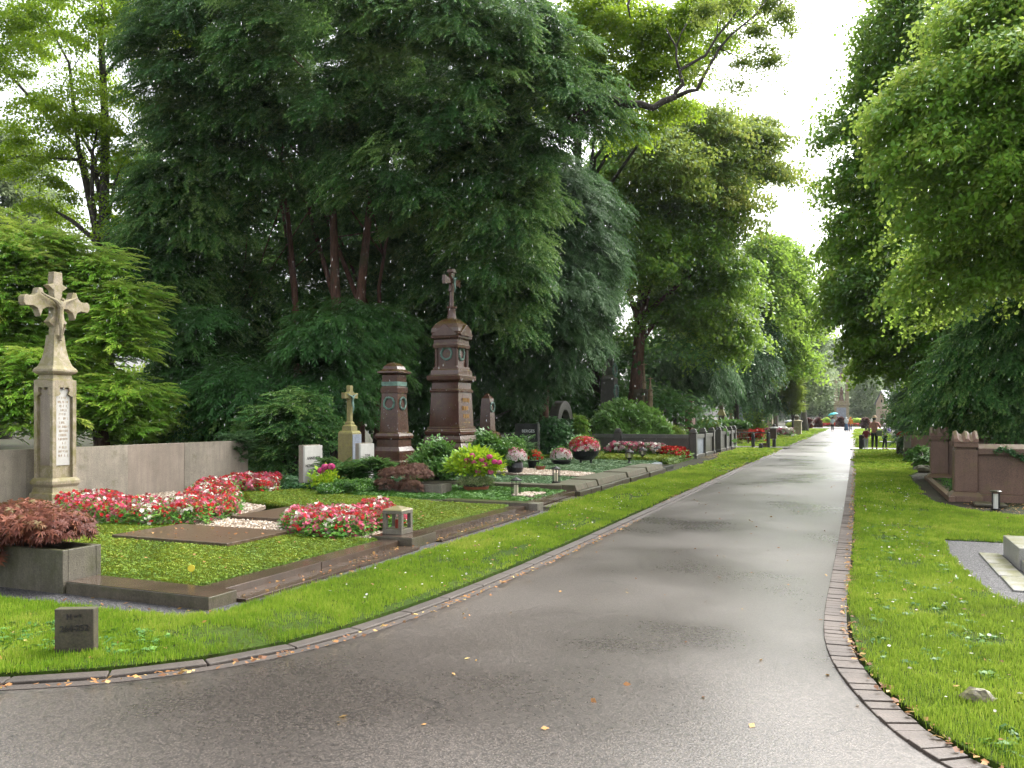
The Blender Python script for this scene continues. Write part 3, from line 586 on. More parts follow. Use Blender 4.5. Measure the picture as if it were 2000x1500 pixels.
tree('yew_tree', 'nearly black yew hanging over the red sandstone enclosure', PD(1990, 23), [lob(1930, 690, 21.5, 110, 100), lob(2010, 600, 21, 120, 110), lob(1860, 760, 24, 70, 60), lob(1970, 780, 22.5, 120, 60)], Y1, M_YEW, 210, 80, .85, .25, M_BARKD, nl=12, droop=.6, fill=.5, seed=53, back=.2, pitch=-.25, padtint=.1)
tree('holly_tree', 'small dark holly left of the sandstone piers', PD(1765, 52), [lob(1765, 800, 52, 26, 40), lob(1780, 770, 53, 28, 30)], B20, M_RHODO, 60, 40, 1.0, .15, M_BARKD, nl=4, droop=.3, fill=.5, seed=54, back=.3)
shrub('yew_shrub', 'mid-green yew behind the brown stone benches', [lob(1835, 770, 36, 50, 45), lob(1850, 820, 34, 50, 35), lob(1815, 830, 36, 30, 25)], Y2, M_HEM, 90, 50, .8, seed=55, droop=.4, pitch=.1, fill=.5)

# -- woodland mass behind both rows, closing the view
def wood(name, label, spots, tm, mat, seed, **kw):
    lobes = [lob(*s) for s in spots]; n = int(sum(max(3, l[3] * l[4] / 2.2) for l in lobes))
    o, _ = crown(name, None, tm, mat, lobes, n, 42, 2.4, seed=seed, off=(0, 0, 0), droop=.3, fill=.4, back=.0, **kw); return props(o, label, 'woodland', kind='stuff')
wood('woodland', 'dark wood closing the view behind the left graves', [(px, py, 44, 170, 130) for px in range(300, 1250, 150) for py in (430, 640, 800)] + [(1290, 750, 60, 80, 90), (1400, 730, 85, 80, 60), (1470, 765, 100, 50, 30)] + [(420, 540, 40, 120, 80), (700, 500, 42, 120, 100), (560, 620, 40, 150, 100), (480, 520, 52, 160, 90), (650, 470, 52, 160, 90), (820, 430, 52, 160, 90), (560, 400, 54, 160, 90), (1250, 600, 52, 90, 100), (1340, 560, 58, 90, 90), (1245, 720, 56, 60, 80), (860, 520, 40, 120, 100), (300, 620, 42, 80, 80)], broad(.30, 22, 1.2), M_YEW, 60, padtint=.12)
wood('woodland', 'sunlit green wood behind the cypress at the far left', [(60, 640, 48, 170, 160), (-60, 780, 48, 170, 110), (250, 760, 46, 130, 120)], broad(.28, 18, 1.1), M_THU, 61)
wood('woodland', 'dark wood behind the right row of trees', [(1880, 650, 60, 130, 170), (2020, 760, 55, 150, 110), (1840, 450, 60, 90, 150), (2000, 400, 55, 150, 200), (1810, 760, 75, 50, 60), (1760, 640, 80, 50, 80)], broad(.30, 20, 1.2), M_LIME, 62)
wood('woodland', 'misty wood along the end of the avenue', [(px, 770, 240, 60, 50) for px in range(1480, 1860, 50)], broad(.6, 20, 2.6), M_FARHAZE, 63)
# ---------------------------------------------------------------- stone materials
M_CONC = stone('weathered grey granite', (.07, .062, .048), (.19, .17, .135), moss=.3, mosscol=(.055, .055, .02), scale=2.2, rough=.5, streak=.8)
M_STEP = stone('wet brown granite step', (.026, .018, .013), (.08, .055, .038), moss=.0, mosscol=(.04, .04, .012), scale=2.5, rough=.16, streak=0, bstr=.12)
M_KSIDE = stone('wet grey-brown kerb granite', (.04, .034, .024), (.12, .10, .075), moss=.35, mosscol=(.04, .045, .012), scale=2.2, rough=.3, streak=.9)
M_WALL = stone('travertine wall panel', (.155, .135, .105), (.32, .28, .22), moss=.28, mosscol=(.085, .078, .035), scale=1.3, rough=.6, streak=.55, gamt=.3)
M_WALL2 = stone('pale travertine panel', (.17, .135, .105), (.29, .24, .19), scale=1.6, rough=.6, streak=.5, gamt=.3)
M_SAND = stone('lichened sandstone', (.20, .165, .115), (.38, .32, .235), moss=.75, mosscol=(.16, .14, .04), scale=3, rough=.65, streak=.5)
M_OCHRE = stone('yellow lichened stone', (.11, .095, .035), (.22, .19, .07), moss=.4, mosscol=(.22, .2, .04), scale=5, rough=.65, streak=.3)
M_BLUE = stone('blue-grey marble', (.13, .15, .19), (.28, .31, .36), scale=3, rough=.4, streak=.5)
M_RED = stone('dark red granite', (.032, .015, .010), (.085, .038, .026), moss=.22, mosscol=(.09, .065, .02), scale=2.5, rough=.2, streak=.2, grain=90, gamt=.5, bstr=.05)
M_GRAN = stone('dark grey granite', (.034, .032, .028), (.09, .085, .075), moss=.1, mosscol=(.05, .05, .02), scale=3, rough=.35, streak=.35, gamt=.5)
M_BLACK = stone('black polished stone', (.012, .013, .012), (.035, .036, .034), scale=3, rough=.25, streak=.3, bstr=.08)
M_SLAB = stone('brown grave slab', (.04, .026, .018), (.115, .078, .05), moss=.0, scale=6, rough=.3, streak=0, grain=35, gamt=.55, bstr=.4)
M_GSLAB = stone('dark mossy slab', (.03, .024, .017), (.07, .055, .036), moss=.35, mosscol=(.04, .045, .015), scale=4, rough=.35, streak=0)
M_PALE = stone('light concrete slab', (.20, .195, .18), (.32, .31, .29), moss=.05, scale=2, rough=.4, streak=.1, gamt=.25)
M_RSAND = stone('red sandstone', (.075, .042, .029), (.185, .105, .072), moss=.22, mosscol=(.11, .085, .03), scale=1.6, rough=.5, streak=.55, gamt=.4)
M_PINKS = stone('pale red sandstone cap', (.15, .085, .066), (.28, .165, .13), moss=.1, scale=2.5, rough=.45, streak=.1)
M_MOSSK = stone('mossy sandstone kerb', (.045, .036, .022), (.105, .082, .05), moss=.5, mosscol=(.042, .045, .014), scale=2.5, rough=.8, streak=.3)
M_WHITE = stone('white painted stone', (.36, .35, .32), (.50, .49, .46), scale=2, rough=.45, streak=.15, gamt=.1, bstr=.1)
M_BRONZE = stone('green patinated bronze', (.035, .08, .065), (.14, .25, .20), scale=9, rough=.45, streak=0)
M_IRON = plain('black iron', (.012, .012, .012), .35)
M_BLKPOT = plain('black glazed pot', (.014, .014, .018), .3)
M_TERRA = plain('terracotta', (.26, .085, .04), .6)
M_INK = plain('dark lettering', (.015, .013, .012), .5)
M_GOLD = plain('gilt lettering', (.30, .17, .05), .45)
M_SILV = plain('pale metal lettering', (.45, .47, .45), .4)
M_CANDLE = plain('candle wax', (.55, .50, .36), .5, .1)
M_REDC = plain('red candle cup', (.20, .02, .012), .3)
M_SOIL = plain('wet soil', (.018, .013, .009), .7)
M_WOOD = plain('brown wood', (.10, .055, .025), .6)
t = NT('lantern glass'); pg = t.principled((.9, .95, .95), .05); pg.inputs['Alpha'].default_value = .25; M_GLASS = t.m
M_BEGL = leafmat('begonia leaves', [(0, (.04, .13, .02)), (.6, (.10, .26, .035)), (1, (.2, .36, .06))], .35, .15, .5)
def flowmat(name, stops): return leafmat(name, stops, .6, .12, .2)
M_BEGF = flowmat('begonia blossoms', [(0, (.30, .003, .006)), (.40, (.42, .008, .012)), (.46, (.45, .05, .10)), (.66, (.50, .13, .20)), (.74, (.60, .53, .47)), (1, (.62, .58, .50))])
M_PINKF = flowmat('pink blossoms', [(0, (.35, .02, .12)), (.5, (.55, .05, .20)), (1, (.68, .22, .34))])
M_REDF = flowmat('scarlet blossoms', [(0, (.28, .004, .004)), (.7, (.42, .012, .010)), (1, (.5, .10, .06))])
M_WHITF = flowmat('white and rose blossoms', [(0, (.32, .015, .06)), (.35, (.45, .14, .2)), (.5, (.56, .5, .46)), (1, (.62, .60, .54))])
M_CARP = leafmat('clipped ground cover', [(0, (.035, .085, .006)), (.4, (.085, .165, .008)), (.8, (.18, .25, .012)), (1, (.34, .29, .05))], .5, .15, .35)
M_CARP2 = leafmat('green ground cover', [(0, (.02, .07, .012)), (.5, (.055, .15, .02)), (1, (.12, .24, .04))], .45, .12, .4)
M_CARP3 = leafmat('grey-green ground cover', [(0, (.03, .075, .03)), (.5, (.08, .16, .065)), (1, (.20, .28, .14))], .5, .12, .4)
M_HYD = leafmat('hydrangea leaves', [(0, (.08, .19, .010)), (.5, (.20, .36, .014)), (1, (.40, .48, .03))], .4, .3, .4)
M_JMAP = leafmat('red maple leaves', [(0, (.05, .018, .014)), (.45, (.12, .036, .026)), (.8, (.23, .075, .04)), (1, (.13, .12, .04))], .45, .25, .4)
M_JMAP2 = leafmat('brown maple twigs', [(0, (.05, .025, .018)), (.5, (.11, .055, .04)), (1, (.17, .095, .06))], .6, .2, .3)
M_FALL = leafmat('fallen leaves', [(0, (.05, .022, .012)), (.35, (.15, .06, .025)), (.7, (.34, .16, .05)), (1, (.55, .42, .16))], .45, .2, .4)
M_PEB = leafmat('pebbles', [(0, (.13, .09, .055)), (.5, (.33, .26, .19)), (1, (.52, .47, .40))], .5, 0, .4)

# ---------------------------------------------------------------- ground-cover helpers
def rnd_in(poly, n, seed=1):
    r = np.random.default_rng(seed); P0 = np.array(poly); a, b = P0.min(0), P0.max(0); out = []
    while sum(len(o) for o in out) < n:
        q = a + (b - a) * r.random((n * 2, 2)); out.append(q[inside(q, poly)])
    return np.concatenate(out)[:n]
def edge_d(q, poly):
    d = np.full(len(q), 1e9); P0 = np.array(poly)
    for i in range(len(P0)):
        a, b = P0[i], P0[(i + 1) % len(P0)]; ab = b - a; tt = np.clip(((q - a) @ ab) / (ab @ ab + 1e-9), 0, 1); d = np.minimum(d, np.linalg.norm(q - a - tt[:, None] * ab, axis=1))
    return d
def carpet(name, label, cat, poly, z0, h, mat, n, leaf=.022, seed=1, bump=.02, hump=0, side=True):
    r = np.random.default_rng(seed); q = rnd_in(poly, n, seed); ed = edge_d(q, poly); pn = patch_noise(q[:, 0] * 2, q[:, 1] * 2)
    z = z0 + h * np.minimum(1, .75 + ed * 5) + bump * pn + hump * np.minimum(ed, .5) + r.normal(0, .006, n)
    T = t_leaves(7, leaf * 1.5, .5, leaf, leaf * .7, 5); an = r.uniform(0, 6.28, n)
    parts = [scatter(T, np.column_stack([q, z]), frames(np.stack([np.cos(an), np.sin(an), 0 * an], 1)), r.uniform(.7, 1.3, n), .5 + .15 * pn + r.normal(0, .14, n))]
    if side:
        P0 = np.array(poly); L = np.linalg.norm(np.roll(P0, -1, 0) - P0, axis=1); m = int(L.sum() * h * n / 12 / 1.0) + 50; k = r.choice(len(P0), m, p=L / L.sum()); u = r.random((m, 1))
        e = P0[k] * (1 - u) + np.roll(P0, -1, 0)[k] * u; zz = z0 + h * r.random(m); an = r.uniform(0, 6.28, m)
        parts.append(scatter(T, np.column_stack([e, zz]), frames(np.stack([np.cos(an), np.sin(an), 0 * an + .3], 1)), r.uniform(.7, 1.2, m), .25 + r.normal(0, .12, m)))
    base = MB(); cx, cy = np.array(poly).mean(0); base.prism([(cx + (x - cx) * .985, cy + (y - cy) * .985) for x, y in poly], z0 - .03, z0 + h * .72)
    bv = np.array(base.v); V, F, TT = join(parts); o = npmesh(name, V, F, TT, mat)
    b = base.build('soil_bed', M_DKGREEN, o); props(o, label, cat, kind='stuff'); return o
M_DKGREEN = plain('dark green stems', (.020, .035, .008), .8)  # even dark green for the bed under the ground-cover leaves
def blossom(rad=.022, n=5, seed=1):
    r = np.random.default_rng(seed); V = []; 
    for i in range(n):
        a = 6.283 * i / n + r.normal(0, .1); c, s = math.cos(a), math.sin(a); w = rad * .55
        V += [(0, 0, 0), (c * rad * .6 - s * w, s * rad * .6 + c * w, rad * .35), (c * rad, s * rad, rad * .15), (c * rad * .6 + s * w, s * rad * .6 - c * w, rad * .35)]
    return np.array(V), np.arange(4 * n).reshape(-1, 4), r.normal(0, .015, n)
def flower_bed(name, label, poly, z0, h, nleaf, nflow, mat, seed=1, fl=.03, palette=None, lf=.05):
    r = np.random.default_rng(seed); q = rnd_in(poly, nleaf, seed); ed = edge_d(q, poly); top = lambda q, ed: z0 + h * np.sqrt(np.clip(ed * 6 + .12, 0, 1)) * (1 + .16 * patch_noise(q[:, 0] * 3, q[:, 1] * 3))
    z = z0 + (top(q, ed) - z0) * r.uniform(.15, .97, nleaf); an = r.uniform(0, 6.28, nleaf)
    lv = scatter(t_leaves(6, lf, .6, lf, lf * .85, 3), np.column_stack([q, z]), frames(np.stack([np.cos(an), np.sin(an), 0 * an], 1)), r.uniform(.7, 1.2, nleaf), r.uniform(.2, .9, nleaf))
    o = npmesh(name, *lv, M_BEGL); props(o, label, 'flower bed', kind='stuff')
    q = rnd_in(poly, nflow, seed + 5); ed = edge_d(q, poly); z = top(q, ed) - (r.random(nflow) ** 2) * h * .55 + .02
    nrm = np.column_stack([r.normal(0, .5, (nflow, 2)), r.uniform(.2, 1, nflow)]); cell = np.sin(np.floor(q[:, 0] / .17 + .4 * np.sin(q[:, 1] * 5)) * 127.1 + np.floor(q[:, 1] / .17) * 311.7) * 43758.5; cell = cell - np.floor(cell)
    if palette is None: tn = np.clip(np.choose((cell > .52).astype(int) + (cell > .88), [.15, .52, .85]) + r.normal(0, .08, nflow), 0, 1)
    else: tn = r.choice(palette, nflow) + r.normal(0, .03, nflow)
    f = np.cross(nrm, r.normal(size=(nflow, 3))); M = frames(f, up=(0, 0, 1)); M[:, :, 2] = nrm / np.linalg.norm(nrm, axis=1, keepdims=True); M[:, :, 1] = np.cross(M[:, :, 2], M[:, :, 0])
    fo = npmesh('blossoms', *scatter(blossom(fl), np.column_stack([q, z]), M, r.uniform(.7, 1.35, nflow), tn), mat, o); return o
def bouquet(parent, c, rx, rz, nl, nf, mat, seed=1, fl=.03, lf=.05, lm=None, name='foliage', low=-.2):
    r = np.random.default_rng(seed); d = r.normal(size=(nl, 3)); d /= np.linalg.norm(d, axis=1, keepdims=True); d[:, 2] = np.where(d[:, 2] < low, -d[:, 2], d[:, 2]); k = r.uniform(.55, 1.0, (nl, 1)) ** .6 
    pos = d * k * [rx, rx, rz] + c; V = scatter(t_leaves(6, lf, .6, lf, lf * .7, 3), pos, frames(d + r.normal(0, .4, (nl, 3))), r.uniform(.7, 1.2, nl), r.uniform(.2, .9, nl)); npmesh(name, *V, lm or M_BEGL, parent)
    if nf:
        d = r.normal(size=(nf, 3)); d /= np.linalg.norm(d, axis=1, keepdims=True); d[:, 2] = np.where(d[:, 2] < low, -d[:, 2], d[:, 2])
        M = frames(np.cross(d, r.normal(size=(nf, 3)))); M[:, :, 2] = d; M[:, :, 1] = np.cross(d, M[:, :, 0])
        npmesh('blossoms', *scatter(blossom(fl), d * [rx, rx, rz] * 1.04 + c, M, r.uniform(.7, 1.3, nf), np.clip(.62 - .45 * d[:, 2] + r.normal(0, .22, nf), 0, 1)), mat, parent)
def wreath(parent, c, R, axis):
    m = MB(); m.ring(c, R, R * .13, axis, 24, 6)
    r = random.Random(3)
    for i in range(26):
        a = 6.283 * i / 26; q = (0, R * math.cos(a), R * math.sin(a)) if axis == 'x' else (R * math.cos(a), 0, R * math.sin(a)); m.blob((c[0] + q[0] + r.uniform(-.01, .01), c[1] + q[1], c[2] + q[2]), R * .2, R * .2, R * .2, 6, 4, .3)
    return m.build('wreath', M_BRONZE, parent)

# ================================================================ first plot (foreground)
k = thing('grave_kerb', 'wet brown stepped stone edging around the nearest flower-planted grave', 'grave edging', (-5.5, 6, 0))
def lk(m, name, mat, rt, bevel=.006, smooth=False):
    x, y, z = rt.location; m.v = [(a - x, b - y, c - z) for a, b, c in m.v]; return m.build(name, mat, rt, bevel, smooth)
lk(MB().box(-7.08, -5.30, 5.66, 6.02, -.05, .135), 'front_kerb', M_KSIDE, k)
lk(MB().box(-7.075, -5.305, 5.665, 6.015, .13, .139), 'wet_top', M_STEP, k, 0)
for a, b in ((6.03, 7.6), (7.61, 9.28)): lk(MB().box(-5.78, -5.50, a, b, -.05, .12), 'upper_step', M_STEP, k)
for a, b in ((9.97, 11.9), (11.91, 13.72)): lk(MB().box(-5.78, -5.50, a, b, -.05, .12), 'upper_step', M_STEP, k)
for a, b in ((6.03, 7.9), (7.91, 9.3)): lk(MB().box(-5.495, -5.20, a, b, -.05, .055), 'lower_step', M_STEP, k)
for a, b in ((9.95, 12.0), (12.01, 13.72)): lk(MB().box(-5.495, -5.22, a, b, -.05, .055), 'lower_step', M_STEP, k)
lk(MB().box(-7.2, -5.45, 13.74, 14.05, -.05, .17), 'back_kerb', M_KSIDE, k); lk(MB().box(-5.44, -5.28, 13.74, 14.05, -.05, .168), 'corner_block', M_CONC, k)

b = thing('lantern_plinth', 'low grey stone block carrying the stone lantern at the path edge', 'stone block', (-5.62, 9.62, 0)); MB().box(-.31, .31, -.33, .33, -.05, .16).build('block', M_KSIDE, b, .008); MB().box(-.305, .305, -.325, .325, .155, .163).build('wet_top', M_STEP, b)
L = thing('stone_lantern', 'small weathered stone lantern with four posts, pyramid roof and a candle inside', 'grave lantern', (-5.72, 9.62, .163))
MB().box(-.15, .15, -.15, .15, 0, .07).build('base', M_CONC, L, .006)
for sx in (-1, 1):
    for sy in (-1, 1): MB().cb(sx * .12, sy * .12, .07, .055, .055, .20).build('post', M_CONC, L, .004)
MB().box(-.15, .15, -.15, .15, .27, .315).build('lintel', M_CONC, L, .005)
MB().loft([(.3155, .155), (.33, .14), (.37, .02)], 4).build('roof', stone('reddish lantern roof', (.12, .08, .05), (.22, .15, .09), moss=.3, scale=6, rough=.5), L)
c_ = MB().loft([(.07, .035), (.19, .038)], 14).build('candle', M_REDC, L, smooth=False); MB().loft([(.19, .03), (.205, .03)], 12).build('wax', M_CANDLE, c_)

pt = thing('stone_trough', 'large dark weathered stone trough at the left edge holding the red maple', 'planter', (-8.1, 5.85, 0))
m = MB(); m.box(-1.0, 1.0, -.21, -.15, -.05, .44); m.box(-1.0, 1.0, .17, .23, -.05, .44); m.box(.94, 1.0, -.1495, .1695, -.05, .44); m.box(-1.0, -.94, -.1495, .1695, -.05, .44); m.build('trough', stone('dark mossy trough granite', (.045, .04, .028), (.125, .11, .082), moss=.5, mosscol=(.04, .042, .014), scale=2.4, rough=.45, streak=.9), pt, .006)
MB().box(-.939, .939, -.149, .169, -.04, .38).build('soil', M_SOIL, pt)
# japanese maple
def maple_leaf(L, seed=1):
    r = np.random.default_rng(seed); V = []; n = 6
    for i in range(n):
        a = math.radians(-100 + 200 * i / (n - 1)); l = L * (1 - .35 * abs(i - 2.5) / 2.5); w = L * .10; c, s = math.cos(a), math.sin(a)
        V += [(0, 0, 0), (c * l * .45 - s * w, s * l * .45 + c * w, 0), (c * l, s * l, -l * .25), (c * l * .45 + s * w, s * l * .45 - c * w, 0)]
    return np.array(V), np.arange(4 * n).reshape(-1, 4), np.full(n, r.normal(0, .03))
def jmaple(rt, lobes, n, L, mat, seed, tilt=-.9, branches=12, bm=None):
    r = np.random.default_rng(seed); pos = []; d_ = []; cs = []
    for (x, y, z, rx, ry, rz, w_) in lobes:
        m_ = int(n * w_); d = r.normal(size=(m_, 3)); d /= np.linalg.norm(d, axis=1, keepdims=True); d[:, 2] = np.where(d[:, 2] < -.35, -d[:, 2], d[:, 2]); k_ = r.uniform(.75, 1.05, (m_, 1)); pos.append(d * k_ * [rx, ry, rz] + [x, y, z]); d_.append(d); cs.append((x, y, z + rz * .4))
    pos = np.concatenate(pos); d = np.concatenate(d_); f = d * [1, 1, .2] + [0, 0, tilt] + r.normal(0, .3, d.shape)
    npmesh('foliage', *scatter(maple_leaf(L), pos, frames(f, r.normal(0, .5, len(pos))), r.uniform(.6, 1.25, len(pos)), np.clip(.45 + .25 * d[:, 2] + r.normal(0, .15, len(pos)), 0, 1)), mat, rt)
    m = MB(); rr = random.Random(seed)
    for i in range(branches):
        x, y, z, rx, ry, rz, w_ = rr.choice(lobes); a = rr.uniform(0, 6.28); e = Vector((x + rx * .8 * math.cos(a), y + ry * .8 * math.sin(a), z + rz * rr.uniform(-.2, .7))); s = Vector((0, 0, 0)); q = Vector((x * .5, y * .5, z + rz * .3)); m.tube([s, q * .5 + s, q, (q + e) / 2 + Vector((0, 0, rz * .3)), e], [.02, .016, .012, .008, .004], 5)
    m.build('branch', bm or M_BARKD, rt)
jm = thing('red_maple', 'low spreading reddish Japanese maple arching over the stone trough', 'small tree', (-8.05, 5.85, .38))
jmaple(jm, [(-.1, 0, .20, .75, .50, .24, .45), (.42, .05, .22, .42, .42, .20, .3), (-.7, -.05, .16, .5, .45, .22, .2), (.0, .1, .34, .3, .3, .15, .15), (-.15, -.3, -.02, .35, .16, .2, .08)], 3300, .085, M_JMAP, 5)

tr2 = thing('stone_trough', 'pale rectangular stone trough with a withered brown maple behind the bright lawn bed', 'planter', (-8.72, 15.08, 0))
m = MB(); m.box(-.92, .92, -.23, -.17, -.05, .34); m.box(-.92, .92, .17, .23, -.05, .34); m.box(.86, .92, -.1695, .1695, -.05, .34); m.box(-.92, -.86, -.1695, .1695, -.05, .34); m.build('trough', M_CONC, tr2, .005); MB().box(-.859, .859, -.169, .169, -.04, .28).build('soil', M_SOIL, tr2)
j2 = thing('brown_maple', 'small brownish half-bare maple spilling over the pale stone trough', 'small tree', (-8.75, 15.05, .28))
jmaple(j2, [(0, 0, .25, .62, .38, .16, .6), (.2, .1, .40, .22, .2, .07, .1), (.25, -.28, .0, .3, .1, .18, .15), (-.35, -.28, .02, .25, .1, .16, .1)], 1300, .085, M_JMAP2, 6, branches=44, bm=plain('brown twigs', (.12, .06, .04), .7))

# slabs, gravel, carpets, beds
for nm, lab, pts in (('grave_slab', 'flat wet brown grave slab set in the bright ground cover, nearer one', [(-9.15, 8.0), (-7.2, 8.0), (-7.2, 9.22), (-9.15, 9.22)]), ('grave_slab', 'flat brown grave slab behind the white pebble strip, farther one', [(-9.15, 10.25), (-7.75, 10.25), (-7.75, 12.0), (-9.15, 12.0)])):
    cx = sum(p[0] for p in pts) / 4; cy = sum(p[1] for p in pts) / 4; o = MB().prism([(x - cx, y - cy) for x, y in pts], -.02, .165).build(nm, M_SLAB, None, .006, loc=(cx, cy, 0)); props(o, lab, 'grave slab', 'flat slabs of the nearest grave')
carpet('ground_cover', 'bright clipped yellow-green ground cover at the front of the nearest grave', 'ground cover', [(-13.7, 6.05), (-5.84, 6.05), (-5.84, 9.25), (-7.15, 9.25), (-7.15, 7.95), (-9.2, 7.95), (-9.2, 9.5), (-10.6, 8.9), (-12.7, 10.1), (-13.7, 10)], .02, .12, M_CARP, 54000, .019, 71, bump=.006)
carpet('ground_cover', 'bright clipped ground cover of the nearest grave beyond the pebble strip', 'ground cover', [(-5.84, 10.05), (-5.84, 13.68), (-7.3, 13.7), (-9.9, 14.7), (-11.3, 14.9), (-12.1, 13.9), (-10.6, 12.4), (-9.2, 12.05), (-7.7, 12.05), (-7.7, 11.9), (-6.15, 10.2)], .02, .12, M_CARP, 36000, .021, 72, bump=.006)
def pebbles(name, label, poly, n, z, sz, mat, seed=1, base=True, cat='gravel'):
    r = np.random.default_rng(seed); q = rnd_in(poly, n, seed); V = np.array([(1, 0, 0), (0, 1, 0), (-1, 0, 0), (0, -1, 0), (0, 0, .7)], float); 
    F = np.array([(0, 1, 4, 4), (1, 2, 4, 4), (2, 3, 4, 4), (3, 0, 4, 4)])[:, :3]; an = r.uniform(0, 6.28, n)
    o = npmesh(name, *scatter((V, F, np.zeros(4)), np.column_stack([q, z + r.uniform(-.004, .008, n)]), frames(np.stack([np.cos(an), np.sin(an), r.normal(0, .3, n)], 1)), r.uniform(.6, 1.3, n) * sz, r.uniform(0, 1, n)), mat); props(o, label, cat, kind='stuff')
    if base: MB().prism(poly, z - .06, z - .002).build('bedding', M_SANDB, o)
    return o
M_SANDB = plain('pebble bedding', (.16, .12, .085), .7, .3, 40)
pebbles('pebbles', 'cream pebble strip crossing the nearest grave between the slabs', [(-13.6, 10.1), (-12.7, 10.1), (-10.6, 9.0), (-9.17, 9.5), (-9.17, 9.24), (-5.96, 9.27), (-5.96, 9.98), (-6.6, 9.98), (-7.72, 10.23), (-9.17, 10.23), (-9.9, 12), (-13.6, 13.5)], 9000, .115, .022, M_PEB, 73)
flower_bed('flower_bed', 'winding bed of red, pink and white begonias between wall and slabs', [(-13.1, 10.2), (-12.2, 9.6), (-11.0, 8.95), (-9.7, 8.95), (-9.0, 9.5), (-9.25, 10.6), (-9.9, 11.3), (-10.6, 12.2), (-12.0, 13.6), (-13.0, 15.6), (-13.6, 15.4), (-13.0, 13.5), (-11.9, 12.0), (-11.2, 11.2), (-10.6, 10.4), (-11.4, 10.4), (-12.5, 11.2)], .11, .27, 4200, 5400, M_BEGF, 74, fl=.028)
flower_bed('flower_bed', 'crescent bed of red, pink and white begonias beside the stone lantern', [(-8.1, 10.2), (-7.6, 9.6), (-7.0, 9.05), (-6.35, 8.95), (-6.1, 9.4), (-6.25, 9.95), (-6.0, 10.5), (-6.5, 11.0), (-7.2, 11.9), (-7.6, 11.6), (-7.35, 10.9), (-7.6, 10.55)], .11, .26, 1700, 2300, M_BEGF, 75, fl=.028)
flower_bed('flower_bed', 'band of red and pink begonias under the right end of the low wall', [(-13.6, 15.0), (-11.9, 13.8), (-11.4, 14.1), (-12.2, 15.4), (-13.3, 16.8), (-13.9, 16.3)], .06, .26, 900, 2000, M_BEGF, 76, fl=.036)

# low wall of panels
wl = thing('low_wall', 'long low wall of weathered travertine panels behind the begonias', 'wall', (-13.95, 10, 0))
ys = [-6.5, -3.2, -.9, .35, 2.6, 4.15, 4.85, 6.25]
for i, (a, b_) in enumerate(zip(ys[:-1], ys[1:])): MB().box(-.16, .0 + (.004 if i % 2 else 0), a + .002, b_ - .002, -.05, 1.14).build('panel', M_WALL2 if i in (1, 4) else M_WALL, wl, .004)

# number stone
ns = thing('number_stone', 'small leaning dark stone marker with carved field numbers in the grass', 'marker stone', (*PD(150, 5.95), 0), math.atan2(S_, C_) + .05)
MB().prism([(-.138, -.04), (.138, -.04), (.138, .04), (-.138, .04)], -.1, .355, [(-.14, -.04), (.135, -.035), (.135, .045), (-.14, .04)]).build('slab', stone('dark carved marker', (.030, .025, .017), (.082, .068, .044), moss=.3, mosscol=(.06, .06, .02), scale=6, rough=.55, streak=.3), ns, .006)
text('264-252', .062, M_INK, ns, (.0, -.043, .245), (math.radians(89.4), math.radians(-3), 0)); text('H', .055, M_INK, ns, (-.035, -.043, .325), (math.radians(89.4), math.radians(-3), 0)); text('w B', .034, M_INK, ns, (.025, -.043, .322), (math.radians(89.4), math.radians(-3), 0))

# ================================================================ tall crucifix
cxy = PD(108, 15.0); cr = thing('crucifix', 'tall lichened sandstone crucifix on a square shaft with a white inscribed tablet', 'grave cross', (cxy[0], cxy[1], 0))
zc = lambda y: ZD(y, 15.0)
MB().loft([(-.05, .30), (zc(962), .30), (zc(960), .27), (zc(950), .255), (zc(944), .29), (zc(938), .29), (zc(932), .245)], 4).build('base', M_SAND, cr, .008)
m = MB(); m.loft([(zc(932), .185), (zc(752), .185)], 4)
for sx in (-1, 1):
    for sy in (-1, 1): m.cb(sx * .205, sy * .205, zc(932), .075, .075, zc(774) - zc(932))
m.build('shaft', M_SAND, cr, .004)
m = MB(); m.loft([(zc(773.9), .2425), (zc(773.9) + .001, .2435), (zc(745), .2435)], 4); sh = M_SAND
# header blocks with cusped openings
hd = MB()
for ax in (0, 1):
    pts = [(-.243, zc(774)), (-.165, zc(774)), (-.10, zc(770)), (-.14, zc(764)), (-.12, zc(757)), (-.02, zc(757)), (0, zc(762)), (.02, zc(757)), (.12, zc(757)), (.14, zc(764)), (.10, zc(770)), (.165, zc(774)), (.243, zc(774)), (.243, zc(743)), (-.243, zc(743))]
    if ax == 0: hd.xz(pts, -.2435, -.187); hd.xz(pts, .187, .2435)
    else: hd.yz([(y * .765, z) for y, z in pts], .187, .2430); hd.yz([(y * .765, z) for y, z in pts], -.2430, -.187)
hd.build('header', M_SAND, cr)
MB().loft([(zc(743), .244), (zc(741), .2), (zc(733), .185), (zc(729), .24), (zc(726), .26), (zc(722), .255), (zc(715), .20), (zc(700), .155), (zc(680), .125), (zc(655), .105)], 4).build('spire', M_SAND, cr, .004)
a = math.radians
cy0 = zc(594)
arm = [(-.085, zc(656)), (-.075, zc(640)), (-.19, zc(630)), (-.09, zc(618)), (-.085, cy0 - .085), (-.20, cy0 - .08), (-.30, cy0 - .13), (-.35, cy0 - .27), (-.40, cy0 - .13), (-.48, cy0 - .085), (-.63, cy0 - .10), (-.67, cy0 - .04), (-.67, cy0 + .05), (-.63, cy0 + .10), (-.50, cy0 + .085), (-.42, cy0 + .14), (-.385, cy0 + .25), (-.31, cy0 + .25), (-.27, cy0 + .13), (-.19, cy0 + .08), (-.075, cy0 + .085), (-.09, cy0 + .24), (-.20, cy0 + .32), (-.10, cy0 + .36), (-.085, zc(532))]
arm = arm + [(-y, z) for y, z in arm[::-1]]
